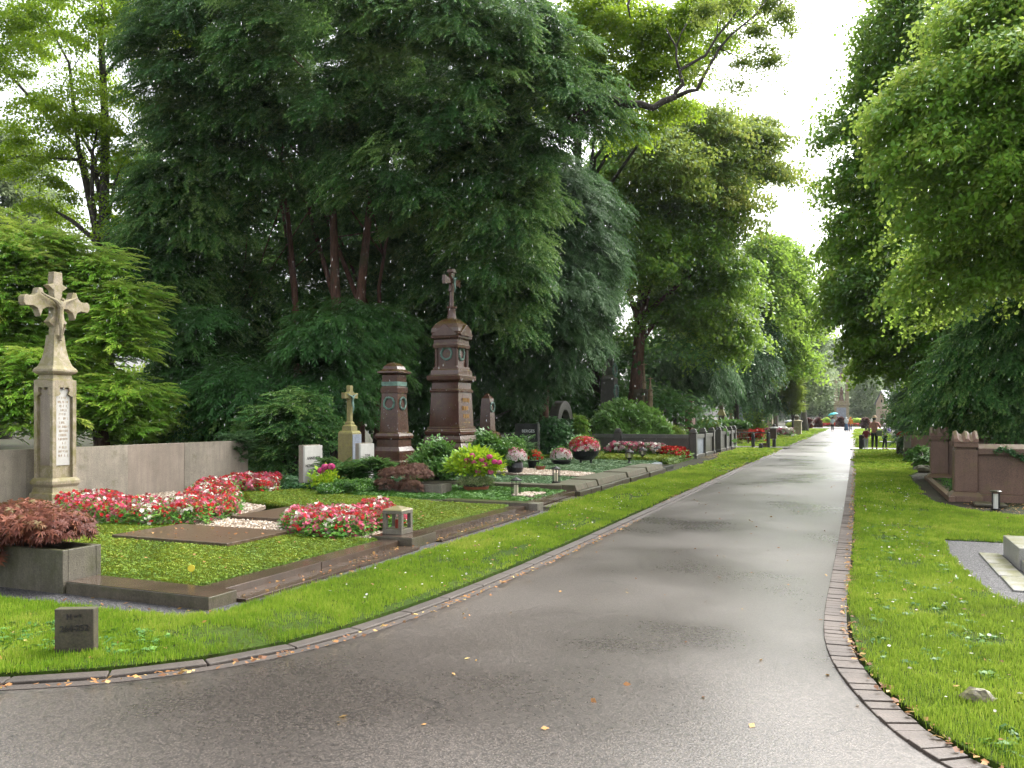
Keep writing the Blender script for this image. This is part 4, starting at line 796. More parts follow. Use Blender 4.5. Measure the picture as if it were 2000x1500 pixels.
MB().yz(arm, -.075, .075).build('cross', M_SAND, cr, .012)
MB().box(.186, .199, -.135, .135, zc(908), zc(760)).build('tablet', M_WHITE, cr); strokes(15, .23, .045, .075, plain('faint grey-brown lettering', (.33, .26, .18), .6), cr, 'x', (.199, 0, zc(775)), 4, .003)
MB().box(-.135, .135, -.196, -.186, zc(908), zc(760)).build('panel', M_WALL2, cr)
def corpus(parent, c, s, mat):                             # figure on a cross, facing +x, arms along y
    b = bpy.data.meshes.new('figure'); V = [(0, 0, 0), (.01, 0, .22), (.03, 0, .40), (.05, .0, .50), (.09, .03, .60), (0, .20, .52), (-.02, .42, .60), (-.02, .60, .68), (0, -.20, .52), (-.02, -.42, .60), (-.02, -.60, .68), (.07, .04, -.28), (.0, .02, -.60), (.04, .0, -.68), (.09, -.04, -.28), (.02, -.01, -.60)]
    E = [(0, 1), (1, 2), (2, 3), (3, 4), (2, 5), (5, 6), (6, 7), (2, 8), (8, 9), (9, 10), (0, 11), (11, 12), (12, 13), (0, 14), (14, 15)]; R_ = [.09, .075, .10, .05, .075, .05, .035, .025, .05, .035, .025, .06, .035, .04, .06, .035]
    b.from_pydata([(x * s, y * s, z * s) for x, y, z in V], E, []); o = link('figure', b, mat, parent); o.location = c
    md = o.modifiers.new('skin', 'SKIN'); 
    for i, sv in enumerate(b.skin_vertices[0].data): sv.radius = (R_[i] * s, R_[i] * s); sv.use_root = (i == 0)
    md2 = o.modifiers.new('sub', 'SUBSURF'); md2.levels = md2.render_levels = 1; return o
corpus(cr, (.135, 0, zc(622)), .62, M_SAND)

# ================================================================ headstones, small cross, columns
def headstone(px, d, w, thk, h, label, lines, extra=None):
    x, y = PD(px, d); r_ = thing('headstone', label, 'headstone', (x, y, 0), -.06)
    MB().box(-thk, -.035, -w / 2, w / 2, -.05, h).build('slab', M_WALL, r_, .006); MB().box(-.025, .025, -w / 2 - .012, w / 2 + .012, .06, h - .02).build('face_plate', M_WHITE, r_, .004); MB().box(-.0349, -.0251, -w / 2 + .03, w / 2 - .03, .0, h - .04).build('gap_filler', M_KSIDE, r_)
    z = h - .26
    for s_, sz in lines: text(s_, sz, M_INK, r_, (.026, 0.0, z), (math.pi / 2, 0, math.pi / 2)); z -= .17
    return r_
headstone(611, 18.9, .60, .16, 1.08, 'white headstone behind the bright lawn bed with three carved lines, left one', [('ANNELIESE', .095), ('NOWACZYK', .095), ('1924 - 2016', .08)])
headstone(716, 19.6, .52, .14, 1.10, 'white headstone half hidden behind shrubs beside the small yellow cross', [('TONI', .085), ('NOWACZYK', .085), ('1924', .08)])
x, y = PD(683, 20.5); zf = lambda yy: ZD(yy, 20.5); sc_ = thing('stone_cross', 'small yellow lichened stone cross with a bronze figure on a two-tone plinth', 'grave cross', (x, y, 0))
MB().loft([(-.05, .21), (zf(846), .205), (zf(843), .19), (zf(841), .165)], 4).build('plinth', M_OCHRE, sc_, .006); MB().box(.206, .222, -.19, .19, .02, zf(848)).build('name_plate', M_BLUE, sc_, .003)
m = MB(); m.loft([(zf(841), .14), (zf(832), .13), (zf(829), .085), (zf(825), .085), (zf(823), .06)], 4); m.build('foot', M_OCHRE, sc_, .004)
ca = zf(773); ar = [(-.055, zf(823)), (-.055, ca - .085), (-.12, ca - .085), (-.15, ca - .055), (-.28, ca - .075), (-.29, ca + .075), (-.15, ca + .055), (-.12, ca + .085), (-.07, ca + .10), (-.07, zf(753) - .02), (-.05, zf(753))]; ar = ar + [(-p, q) for p, q in ar[::-1]]
MB().yz(ar, -.055, .055).build('cross', M_OCHRE, sc_, .008); corpus(sc_, (.085, 0, zf(788)), .36, M_BRONZE)

x, y = PD(770, 22); z2 = lambda yy: ZD(yy, 22); cm = thing('column_monument', 'round-topped dark red granite column with two bronze wreaths', 'grave monument', (x, y, 0))
MB().loft([(-.05, .44), (z2(900), .44), (z2(898), .41), (z2(880), .40), (z2(872), .34), (z2(858), .33), (z2(856), .375), (z2(851), .38), (z2(846), .35), (z2(844), .29)], 4).build('plinth', M_RED, cm, .008)
MB().loft([(z2(844), .285), (z2(768), .24)], 4).build('shaft', M_RED, cm, .006)
MB().loft([(z2(768), .265), (z2(757), .265), (z2(756), .235), (z2(733), .235), (z2(731), .29), (z2(729), .335), (z2(726), .33)], 4).build('capital', M_RED, cm, .006)
MB().loft([(z2(754), .245), (z2(746), .247)], 4).build('bronze_band', M_BRONZE, cm)
MB().loft([(z2(726), .32), (z2(722), .23), (z2(716), .20), (z2(710), .12), (z2(708), .03)], 4).build('dome', M_RED, cm, .004)
wreath(cm, (0, -.27, z2(788)), .155, 'y'); wreath(cm, (.27, 0, z2(788)), .155, 'x')

x, y = PD(882, 24); zb = lambda yy: ZD(yy, 24); bm = thing('tall_monument', 'tallest dark red granite monument with domed top, bronze wreaths and a cross', 'grave monument', (x, y, 0))
MB().loft([(-.05, .80), (zb(885), .80), (zb(884), .70), (zb(872), .67), (zb(864), .60), (zb(862), .62), (zb(857), .60), (zb(850), .545), (zb(848), .58), (zb(842), .585), (zb(838), .53), (zb(834), .53), (zb(833), .49)], 4).build('stepped_base', M_RED, bm, .012)
MB().loft([(zb(833), .485), (zb(767), .44)], 4).build('die', M_RED, bm, .006)
MB().loft([(zb(767), .47), (zb(763), .48), (zb(760), .43), (zb(748), .425), (zb(746), .47), (zb(743), .535), (zb(735), .54), (zb(733), .46), (zb(724), .445), (zb(722), .40), (zb(718), .40)], 4).build('cornice', M_RED, bm, .008)
m = MB(); m.loft([(zb(718), .31), (zb(681), .31)], 4)
for sx in (-1, 1):
    for sy in (-1, 1): m.loft([(zb(718), .07), (zb(716), .05), (zb(684), .045), (zb(681), .07)], 10, cx=sx * .33, cy=sy * .33)
m.build('columned_block', M_RED, bm)
MB().loft([(zb(681), .40), (zb(675), .41), (zb(672), .385), (zb(665), .385), (zb(662), .45), (zb(658), .455)], 4).build('entablature', M_RED, bm, .006)
MB().loft([(zb(658), .42), (zb(650), .445), (zb(643), .43), (zb(634), .35), (zb(626), .22), (zb(623), .15)], 4).build('dome', M_RED, bm, .006)
for sgn, ax in ((1, 'x'), (-1, 'y')):
    tri = [(-.36, zb(658)), (.36, zb(658)), (.40, zb(655)), (0, zb(636)), (-.40, zb(655))]; (MB().yz(tri, .36, .50) if ax == 'x' else MB().xz(tri, -.47, -.36)).build('pediment', M_RED, bm, .006)
MB().loft([(zb(623), .155), (zb(619), .14), (zb(612), .12), (zb(604), .12), (zb(603), .155), (zb(599), .16)], 12).build('finial', M_RED, bm)
m = MB(); m.loft([(zb(599), .07), (zb(565), .06)], 8); zc2 = zb(550)
for a_ in range(4):
    al_ = .30 if a_ % 2 == 0 else .50; pts = [(-.04, 0), (-.13, al_), (.13, al_), (.04, 0)]; ca_, sa_ = math.cos(a_ * math.pi / 2), math.sin(a_ * math.pi / 2); m.yz([(p * ca_ - q * sa_, zc2 + p * sa_ + q * ca_) for p, q in pts], -.05, .05)
m.yz([(-.14, zb(533)), (.14, zb(533)), (.10, zb(527)), (0, zb(525)), (-.10, zb(527))], -.09, .09); m.build('cross', M_RED, bm, .006); corpus(bm, (.10, 0, zb(556)), .35, M_BRONZE)
wreath(bm, (0, -.33, zb(692)), .17, 'y'); wreath(bm, (.33, 0, zb(692)), .17, 'x')
strokes(4, .55, .13, .23, M_GOLD, bm, 'x', (.445, 0, zb(778)), 7, .035)

x, y = PD(952, 27); z3 = lambda yy: ZD(yy, 27); m3 = thing('obelisk', 'short dark stone obelisk with a bronze wreath in shade right of the tallest monument', 'grave monument', (x, y, 0))
MB().loft([(-.05, .34), (z3(850), .34), (z3(848), .30), (z3(845), .30), (z3(842), .21)], 4).build('plinth', M_RED, m3, .006); MB().loft([(z3(842), .205), (z3(778), .15), (z3(768), .02)], 4).build('shaft', M_RED, m3, .004); wreath(m3, (.19, 0, z3(795)), .15, 'x')

x, y = PD(1030, 30); dh = thing('headstone', 'tall dark green-black upright headstone left of the ivy-covered arch', 'headstone', (x, y, 0)); MB().box(-.45, .45, -.12, .12, -.05, ZD(827, 30)).build('slab', M_BLACK, dh, .01); text('BERGES', .15, M_SILV, dh, (.08, -.122, ZD(838, 30)), (math.pi / 2, 0, 0))
x, y = PD(988, 27.5); dh = thing('headstone', 'low dark headstone with pale metal letters under the obelisk', 'headstone', (x, y, 0)); MB().box(-.5, .3, -.1, .1, -.05, ZD(845, 27.5)).build('slab', M_BLACK, dh, .01); text('KLAUS', .13, M_SILV, dh, (-.1, -.102, ZD(848, 27.5)), (math.pi / 2, 0, 0))
x, y = PD(1045, 27.5); jp = thing('stacked_stones', 'little grey pagoda of stacked stones before the dark upright headstone', 'ornament', (x, y, 0)); MB().loft([(0, .13), (.1, .12), (.11, .16), (.14, .1), (.2, .09), (.22, .14), (.25, .08), (.32, .07), (.34, .11), (.38, .04), (.45, .03), (.5, .01)], 8).build('stones', M_BLUE, jp)

x, y = PD(1096, 34); ah = thing('arched_headstone', 'dark arched stone grave monument partly covered by ivy', 'grave monument', (x, y, 0)); H = ZD(783, 34)
out = [(-.95, 0), (-.95, H * .62)] + [(-.95 * math.cos(t_), H * .62 + (H * .38) * math.sin(t_)) for t_ in np.linspace(.1, 3.04, 13)] + [(.95, H * .62), (.95, 0)]
inn = [(-.6, 0), (-.6, H * .55)] + [(-.6 * math.cos(t_), H * .55 + (H * .30) * math.sin(t_)) for t_ in np.linspace(.1, 3.04, 13)] + [(.6, H * .55), (.6, 0)]
m = MB(); n = len(out); m.add([(-.2, a_, b_) for a_, b_ in out] + [(-.2, a_, b_) for a_, b_ in inn] + [(.2, a_, b_) for a_, b_ in out] + [(.2, a_, b_) for a_, b_ in inn], sum([[(i, i + 1, n + i + 1, n + i), (2 * n + i, 3 * n + i, 3 * n + i + 1, 2 * n + i + 1), (i, 2 * n + i, 2 * n + i + 1, i + 1), (n + i, n + i + 1, 3 * n + i + 1, 3 * n + i)] for i in range(n - 1)], []))
m.build('arch', M_GRAN, ah, .01); MB().box(-.195, -.1, -.62, .62, 0, H * .83).build('back_slab', M_BLACK, ah); MB().box(-.15, .45, -1.1, 1.1, -.05, .35).build('ledge', M_GRAN, ah, .01)
m = MB(); m.loft([(0, .17), (.9, .15), (.92, .2), (1.0, .2)], 8, cx=.25, cy=1.05); m.build('side_column', M_GRAN, ah)

# ================================================================ plots two to four, right-hand kerbs
k2 = thing('grave_kerb', 'narrow dark kerb with rectangular corner of the second grave', 'grave edging', (-5.6, 15, 0)); lk(MB().box(-5.75, -5.55, 14.06, 16.7, -.05, .14), 'side_kerb', M_STEP, k2); lk(MB().box(-9.6, -7.21, 13.86, 14.04, -.05, .13), 'front_kerb', M_KSIDE, k2)
lk(MB().box(-5.5, -5.15, 14.5, 15.4, -.05, .035), 'stepping_slab', M_CONC, k2); lk(MB().box(-5.52, -5.2, 15.5, 16.4, -.05, .05), 'stepping_slab', M_GSLAB, k2)
k3 = thing('grave_kerb', 'mossy sandstone kerb of long uneven blocks around the third grave', 'grave edging', (-6, 20, 0))
lk(MB().box(-10.5, -5.9, 16.8, 17.15, -.05, .24), 'front_kerb', M_MOSSK, k3, .015)
rr = random.Random(4); yy = 16.85
while yy < 25.2:
    l_ = rr.uniform(.7, 1.15); dz = rr.uniform(-.015, .015); dx = rr.uniform(-.03, .03); lk(MB().prism([(-6.25 + dx, yy), (-5.55 + dx, yy), (-5.55 + dx, yy + l_ - .015), (-6.25 + dx, yy + l_ - .015)], .12, .26 + dz, [(-6.25 + dx, yy), (-5.60 + dx, yy), (-5.60 + dx, yy + l_ - .015), (-6.25 + dx, yy + l_ - .015)]), 'kerb_block', M_MOSSK, k3, .012)
    lk(MB().box(-6.2, -5.48 + dx, yy, yy + l_ - .02, -.05, .117), 'foot_block', M_GSLAB, k3, .012); yy += l_
lk(MB().box(-5.4, -4.95, 18.2, 20.0, -.05, .05), 'stepping_slab', M_GSLAB, k3)
k4 = thing('grave_kerb', 'dark flat granite edging of the fourth grave', 'grave edging', (-6, 28, 0)); lk(MB().box(-6.4, -5.6, 25.35, 27.2, -.05, .12), 'side_kerb', M_BLACK, k4); lk(MB().box(-7.2, -6.2, 27.3, 28.2, -.05, .13), 'slate_plate', M_BLUE, k4)
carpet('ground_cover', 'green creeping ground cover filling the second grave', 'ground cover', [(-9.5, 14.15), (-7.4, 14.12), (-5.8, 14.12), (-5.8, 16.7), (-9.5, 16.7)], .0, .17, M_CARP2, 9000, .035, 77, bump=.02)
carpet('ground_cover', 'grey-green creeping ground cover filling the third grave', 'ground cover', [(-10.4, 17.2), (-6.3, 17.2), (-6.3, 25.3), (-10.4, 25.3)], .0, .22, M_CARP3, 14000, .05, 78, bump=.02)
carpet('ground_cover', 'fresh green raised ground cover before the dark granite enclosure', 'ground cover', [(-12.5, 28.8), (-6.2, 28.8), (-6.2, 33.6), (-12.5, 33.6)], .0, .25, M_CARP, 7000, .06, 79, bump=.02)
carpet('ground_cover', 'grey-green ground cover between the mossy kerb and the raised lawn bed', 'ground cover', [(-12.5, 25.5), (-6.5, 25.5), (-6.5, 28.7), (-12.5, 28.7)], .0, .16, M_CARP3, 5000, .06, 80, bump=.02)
pebbles('pebbles', 'pinkish gravel wedge on the third grave', [(-9.6, 19.6), (-6.3, 19.5), (-6.3, 20.6), (-9.2, 21.9)], 5000, .25, .025, M_PEB, 81)
pebbles('pebbles', 'small patch of white pebbles at the kerb of the second grave', [(-6.3, 14.9), (-5.82, 14.8), (-5.82, 15.6), (-6.2, 15.5)], 400, .185, .03, M_PEB, 82)
carpet('ivy', 'dark ivy covering the ground around the white headstones', 'ivy', [(-14.5, 16.6), (-12.6, 15.6), (-11.9, 14.9), (-9.8, 15.1), (-9.7, 15.4), (-9.9, 19.5), (-17, 22), (-19, 19)], -.01, .22, M_IVY, 9000, .07, 83, bump=.08)
carpet('ivy', 'dark ivy and low plants at the foot of the brown monuments', 'ivy', [(-17, 22), (-10.6, 17), (-10.5, 28.5), (-13, 34), (-24, 34), (-24, 24)], -.01, .15, M_IVY, 12000, .09, 84, bump=.05, side=False)
carpet('ivy', 'dark ivy on the ground behind the low wall', 'ivy', [(-14.3, 3), (-14.3, 16), (-18, 21), (-30, 24), (-30, 3)], -.01, .2, M_IVY, 9000, .10, 85, bump=.08, side=False)

def metal_lantern(px, d, z, h, label, lean=0):
    x, y = PD(px, d); r_ = thing('grave_lantern', label, 'grave lantern', (x, y, z), .4, group='black metal grave lanterns'); w_ = h * .25
    MB().loft([(0, w_), (.02, w_), (.022, w_ * .85), (.04, w_ * .85)], 8).build('base', M_IRON, r_)
    m = MB()
    for i in range(8): a_ = i * math.pi / 4; m.cb(w_ * .9 * math.cos(a_), w_ * .9 * math.sin(a_), .04, .012, .012, h * .78)
    m.build('bars', M_IRON, r_); MB().loft([(.042, w_ * .45), (h * .6, w_ * .45)], 12).build('candle', M_CANDLE, r_)
    rf = MB().loft([(h * .82, w_ * 1.12), (h * .86, w_ * 1.15), (h * .92, w_ * .6), (h * .97, w_ * .2), (h, w_ * .1)], 8).build('roof', M_IRON, r_); return r_
metal_lantern(1008, 16.2, .14, .40, 'black metal grave lantern with pale candle, nearest on the green second grave')
metal_lantern(1086, 18.4, .24, .38, 'black metal grave lantern with pale candle at the corner of the mossy kerb')
lr = thing('grave_lantern', 'grey-green cylindrical grave lantern with white candle before the red sandstone wall', 'grave lantern', (*PD(1945, 15.2), .0)); MB().loft([(0, .085), (.03, .085)], 20).build('base', M_IRON, lr); m = MB(); [m.cb(.075 * math.cos(q * 1.57 + .5), .075 * math.sin(q * 1.57 + .5), .03, .016, .016, .30) for q in range(4)]; m.build('bars', M_IRON, lr); MB().loft([(.032, .045), (.30, .045)], 16).build('candle', plain('white candle', (.66, .66, .60), .5, .05), lr); MB().loft([(.33, .095), (.35, .10), (.365, .08)], 20).build('lid', M_GSLAB, lr)
for i, (px, d, h, lab) in enumerate(((1229, 27.2, .46, 'ornate dark grave lamp nearest the mossy kerb, left of three'), (1255, 29.5, .44, 'ornate dark grave lamp in front of the white and pink flowers, middle of three'), (1284, 31.5, .40, 'grave lamp with glowing amber candle before the flowers, right of three'))):
    x, y = PD(px, d); g_ = thing('grave_lamp', lab, 'grave lantern', (x, y, .16), group='ornate grave lamps on short feet'); MB().loft([(0, .08), (.03, .07), (.05, .03), (.13, .03), (.16, .07), (.20, .11)], 8).build('foot', M_IRON, g_)
    m = MB(); [m.cb(.12 * math.cos(q * 1.047), .12 * math.sin(q * 1.047), .2, .02, .02, h - .28) for q in range(6)]; m.build('lamp_cage', M_GSLAB, g_); MB().loft([(.205, .05), (h - .12, .05)], 10).build('candle', plain('amber candle', (.5, .25, .06), .4, .1) if i == 2 else M_CANDLE, g_); MB().loft([(h - .08, .14), (h - .05, .13), (h - .01, .05), (h + .03, .02)], 8).build('roof', M_IRON, g_)

# pots and bowls
def pot(name, px, d, z, prof, label, mat, fr, fz, fh, fm, nl, nf, seed, cat='flower pot', fl=.04, lf=.05, sy=1.0, lm=None):
    x, y = PD(px, d); r_ = thing(name, label, cat, (x, y, z)); MB().loft(prof, 24, rot=0, sy=sy).build('pot', mat, r_, smooth=False); MB().loft([(prof[-1][0] - .03, prof[-1][1] * .95), (prof[-1][0] + .01, prof[-1][1] * .9)], 16, rot=0, sy=sy).build('soil', M_SOIL, r_); bouquet(r_, (0, 0, fz), fr, fh, nl, nf, fm, seed, fl, lf, lm); return r_
pot('flower_pot', 1006, 21.5, .2, [(0, .12), (.05, .18), (.2, .22), (.32, .20), (.34, .205)], 'round black pot of pink and white begonias on the third grave', M_BLKPOT, .30, .46, .24, M_WHITF, 260, 420, 1)
pot('flower_pot', 1042, 24, .15, [(0, .12), (.25, .18), (.28, .19)], 'dark pot with red cyclamen and trailing green behind the black pot', M_BLKPOT, .27, .36, .24, M_REDF, 260, 60, 2)
pot('flower_dish', 1055, 22.6, .22, [(0, .08), (.02, .09), (.12, .15), (.14, .155)], 'small empty terracotta dish on the third grave', M_TERRA, .08, .13, .04, M_REDF, 20, 0, 3)
pot('flower_bowl', 1096, 26, .16, [(0, .18), (.04, .22), (.14, .32), (.17, .33)], 'low dark bowl of red and white begonias left of the largest bowl', M_BLKPOT, .33, .30, .25, M_WHITF, 330, 420, 4, fl=.045, sy=.8)
bw = pot('flower_bowl', 1141, 27, .20, [(.08, .16), (.12, .30), (.25, .44), (.36, .48), (.39, .49)], 'largest dark bowl on feet brimming with red, white and cream begonias', M_BLKPOT, .50, .50, .36, M_BEGF, 700, 700, 5, fl=.05, lf=.06)
for q in range(3): MB().loft([(-.02, .03), (.12, .045)], 8, cx=.22 * math.cos(q * 2.1 + .3), cy=.22 * math.sin(q * 2.1 + .3)).build('foot', M_BLKPOT, bw)
hb = pot('hydrangea_bowl', 930, 17.6, .1, [(0, .22), (.1, .27), (.14, .28)], 'wide brown bowl edged with variegated ivy under the yellow-green hydrangea', M_TERRA, .40, .20, .13, M_WHITF, 420, 0, 6, cat='planter', lf=.045, lm=leafmat('variegated ivy', [(0, (.08, .17, .04)), (.5, (.25, .34, .12)), (1, (.55, .55, .34))], .4, .1, .5))
x, y = PD(928, 17.6); hy = thing('hydrangea', 'yellow-green hydrangea with magenta flower heads standing in the brown bowl', 'shrub', (x, y, .22)); bouquet(hy, (0, 0, .36), .56, .40, 800, 0, M_PINKF, 7, lf=.095, lm=M_HYD, low=-.05)
r = random.Random(8); rt2 = np.random.default_rng(8)
def head(rt, px, py, d, R):
    x_, y_ = PD(px, d); c = np.array([x_ - rt.location[0], y_ - rt.location[1], ZD(py, d) - rt.location[2]]); n_ = 60; dd = rt2.normal(size=(n_, 3)); dd /= np.linalg.norm(dd, axis=1, keepdims=True); M = frames(np.cross(dd, rt2.normal(size=(n_, 3)))); M[:, :, 2] = dd; M[:, :, 1] = np.cross(dd, M[:, :, 0])
    npmesh('flower_head', *scatter(blossom(R * .42), dd * R * [1, 1, .75] + c, M, rt2.uniform(.8, 1.2, n_), rt2.uniform(.1, .9, n_)), M_PINKF, rt)
for px, py in ((912, 899), (925, 903), (941, 898), (956, 892), (947, 908), (966, 902), (908, 909), (933, 920), (958, 922), (975, 903), (922, 890)): head(hy, px, py, 17.15, .055)
x, y = PD(632, 17.8); h2 = thing('hydrangea', 'small light green hydrangea with three magenta heads before the left white headstone', 'shrub', (x, y, .05)); bouquet(h2, (0, 0, .22), .30, .26, 90, 0, M_PINKF, 9, lf=.10, lm=M_HYD)
for px, py in ((627, 919), (635, 912), (647, 911)): head(h2, px, py, 17.6, .07)
m = MB(); [m.tube([(0, 0, 0), (.02 * i, .03 * i, .35), ((i - 1) * .1 + .02, .02, .62)], .008, 5) for i in range(3)]; m.build('stem', M_CARP2, h2)
M_RHB = leafmat('bright rhododendron leaves', [(0, (.04, .12, .02)), (.5, (.11, .25, .04)), (1, (.24, .40, .09))], .35, .25, .5)
T8 = t_leaves(10, .13, .6, .10, .035, 9)
def bush(name, label, lobes, tm, mat, np_, per, pad, **kw): return shrub(name, label, lobes, tm, mat, np_, per, pad, stems=kw.pop('stems', True), **kw)
bush('rhododendron', 'dark glossy rhododendron before the round-topped column', [lob(850, 895, 19.5, 42, 36), lob(820, 910, 19.3, 25, 28), lob(880, 905, 19.3, 28, 28)], T8, M_RHODO, 60, 34, .25, seed=90, droop=.3, pitch=.1, fill=.3)
bush('rhododendron', 'dark leafy bush between the tallest monument and the obelisk', [lob(950, 860, 22, 28, 22), lob(975, 880, 21.5, 22, 24), lob(1000, 870, 23, 18, 18)], T8, M_RHODO, 50, 34, .28, seed=91, droop=.3, pitch=.1, fill=.3)
bush('rhododendron', 'big rounded rhododendron rising behind the dark granite enclosure', [lob(1222, 842, 37.1, 72, 62), lob(1272, 856, 37.1, 42, 48)], t_leaves(10, .2, .6, .18, .06, 9), M_RHB, 300, 36, .34, seed=92, outl=0, back=.1, droop=.25, pitch=.1, fill=.25, thick=.08)
bush('rhododendron', 'loose greenish-yellow bush at the right end of the granite enclosure', [lob(1310, 850, 38, 24, 26)], t_leaves(8, .2, .6, .15, .06, 9), M_OLIVE, 30, 30, .4, seed=93, droop=.2, fill=.4)
bush('ivy_bush', 'round ball of ivy growing over the dark arched monument', [lob(1078, 845, 32, 24, 38), lob(1055, 860, 32, 20, 36), lob(1100, 835, 32.5, 10, 22)], t_leaves(8, .16, .6, .12, .10, 9), M_IVY, 80, 36, .3, seed=94, droop=.3, fill=.3, pitch=-.3)
bush('yew_shrub', 'small feathery dark shrub between the two white headstones', [lob(680, 925, 18.6, 35, 28), lob(655, 915, 18.8, 22, 22), lob(735, 910, 18.6, 22, 26)], TH, M_YEW, 40, 34, .22, seed=95, droop=.1, pitch=.5, fill=.4, scale=.45)
bush('box_hedge', 'low dark clipped hedge behind the bright lawn bed', [lob(665, 952, 17.2, 30, 18), lob(700, 950, 17.2, 30, 18), lob(640, 955, 17.0, 18, 16)], t_leaves(9, .08, .6, .045, .03, 9), M_RHODO, 60, 42, .2, seed=96, outl=0, droop=.1, fill=.3, cat='hedge')
bush('cypress_shrub', 'small blue-green juniper right of the hydrangea', [lob(1000, 878, 24, 14, 24), lob(1020, 872, 24, 12, 28)], TH, M_HEM, 30, 26, .2, seed=97, pitch=.6, droop=.1, fill=.4, scale=.4)
bush('laurel_shrub', 'light green laurel right of the dark arched monument', [lob(1128, 840, 35, 16, 30)], t_leaves(8, .2, .6, .15, .06, 9), M_LIME, 26, 30, .35, seed=98, droop=.2, fill=.4)

# ================================================================ dark granite enclosure
en = thing('granite_enclosure', 'dark granite enclosure wall with panels and round-headed posts', 'grave enclosure', (-6.2, 34.1, 0))
def post(x, y): MB().loft([(-.05, .17), (.12, .17), (.13, .145), (1.02, .14), (1.03, .165), (1.07, .165), (1.075, .12), (1.16, .115), (1.22, .05)], 4, cx=x, cy=y).build('post', M_GRAN, en, .006)
for x in (0, -3.2, -6.5): post(x, 0)
for y in (2.3, 4.6, 6.6, 8.6, 10.4, 12.0): post(0, y)
for a_, b_ in ((-3.03, -.17), (-6.33, -3.37)):
    MB().box(a_, b_, -.07, .07, .1, .82).build('panel', M_GRAN, en, .004); MB().box(a_, b_, -.11, .11, .822, .97).build('rail', stone('grey granite rail', (.07, .07, .065), (.15, .15, .14), scale=3, rough=.35, streak=.3, gamt=.5), en, .006); MB().box(a_, b_, -.12, .12, -.05, .098).build('base', M_GRAN, en, .006)
for a_, b_ in ((.17, 2.13), (2.47, 4.43), (6.77, 8.43), (8.77, 10.23), (10.57, 11.83)):
    MB().box(-.05, .05, a_, b_, .13, .80).build('panel', M_BLUE if a_ < 2 else M_GRAN, en, .004); MB().box(-.1, .1, a_, b_, .802, .96).build('rail', M_GRAN, en, .006); MB().box(-.13, .13, a_, b_, -.05, .128).build('base', M_GRAN, en, .006)
MB().box(-6.4, -.2, 11.85, 12.15, -.05, .9).build('back_wall', M_GRAN, en, .006)
flower_bed('flower_bed', 'white, pink and magenta flowers before the granite enclosure', [(-9.4, 32.0), (-7.2, 31.6), (-6.9, 32.6), (-9.2, 33.3)], .22, .38, 500, 900, M_WHITF, 101, fl=.07, lf=.09)
flower_bed('flower_bed', 'scarlet begonias at the corner post of the granite enclosure', [(-7.3, 31.7), (-6.2, 31.0), (-6.0, 32.4), (-6.9, 33.3), (-7.3, 33.0)], .1, .36, 300, 600, M_REDF, 102, fl=.06, lf=.09)

M_GRANL = stone('grey weathered granite', (.05, .048, .043), (.135, .13, .118), moss=.1, scale=3, rough=.4, streak=.3, gamt=.4)
x, y = PD(1190, 39.6); z4 = lambda yy: ZD(yy, 39.6); ob = thing('obelisk', 'tall black obelisk with green bronze ornaments behind the rhododendron', 'grave monument', (x, y, 0)); q = 39.6 / 1600 / 1.38 / 2
MB().loft([(-.05, 42 * q), (z4(800), 40 * q), (z4(745), 36 * q), (z4(742), 38 * q), (z4(739), 38 * q)], 4).build('pedestal', M_GRANL, ob, .01); MB().loft([(z4(739), 36 * q), (z4(733), 27 * q), (z4(730), 30 * q), (z4(717), 29 * q), (z4(715), 22 * q), (z4(699), 21 * q), (z4(697), 25 * q), (z4(694), 25 * q), (z4(692), 16 * q)], 4).build('tapered_block', M_GRANL, ob, .008); MB().loft([(z4(692), 13 * q), (z4(638), 11 * q), (z4(628), 2 * q)], 4).build('shaft', M_GRANL, ob, .006)
wreath(ob, (32 * q, 0, z4(723)), .30, 'x'); wreath(ob, (38 * q, 0, z4(765)), .32, 'x'); wreath(ob, (12 * q, 0, z4(646)), .2, 'x')
x, y = PD(1260, 40); z5 = lambda yy: ZD(yy, 40); go = thing('gothic_monument', 'brown gothic stone monument with two slender crocketed pinnacles', 'grave monument', (x, y, 0)); MB().box(-.55, .1, -.1, .6, -.05, z5(760)).build('slab', M_MOSSK, go, .01)
M_GOTH = stone('brown gothic stone', (.17, .115, .07), (.34, .24, .14), moss=.15, scale=5, rough=.6)
for i, (dx, yt) in enumerate(((-.05, 708), (.28, 736))):
    m = MB(); zt = z5(yt); h = zt + .05; m.loft([(-.05, .11), (z5(775), .11), (z5(774), .14), (z5(770), .09), (zt - 1.0 + .3 * i, .085), (zt - .95 + .3 * i, .12), (zt - .9 + .3 * i, .06), (zt, .015)], 6, cx=dx, cy=-.1 * i)
    for kk in range(6): m.blob((dx, -.1 * i, zt - .85 + .3 * i + kk * (.85 - .3 * i) / 6), .085 - kk * .008, .085 - kk * .008, .035, 6, 4)
    m.box(dx - .13, dx + .13, -.1 * i - .02, -.1 * i + .02, zt - .12, zt - .07); m.build('pinnacle', M_GOTH, go)
yt = thing('marker_tag', 'tiny yellow round tag on a pin in the bright ground cover', 'marker', (-6.15, 6.33, .1)); MB().tube([(0, 0, -.05), (0, 0, .10)], .003, 5).build('pin', M_IRON, yt); m = MB(); m.loft([(-.004, .034), (.004, .034)], 20); m.v = [(x_, z_, y_ + .12) for x_, y_, z_ in m.v]; m.build('disc', plain('yellow enamel', (.62, .50, .05), .4, .05), yt); yt.rotation_euler = (0, 0, .7)
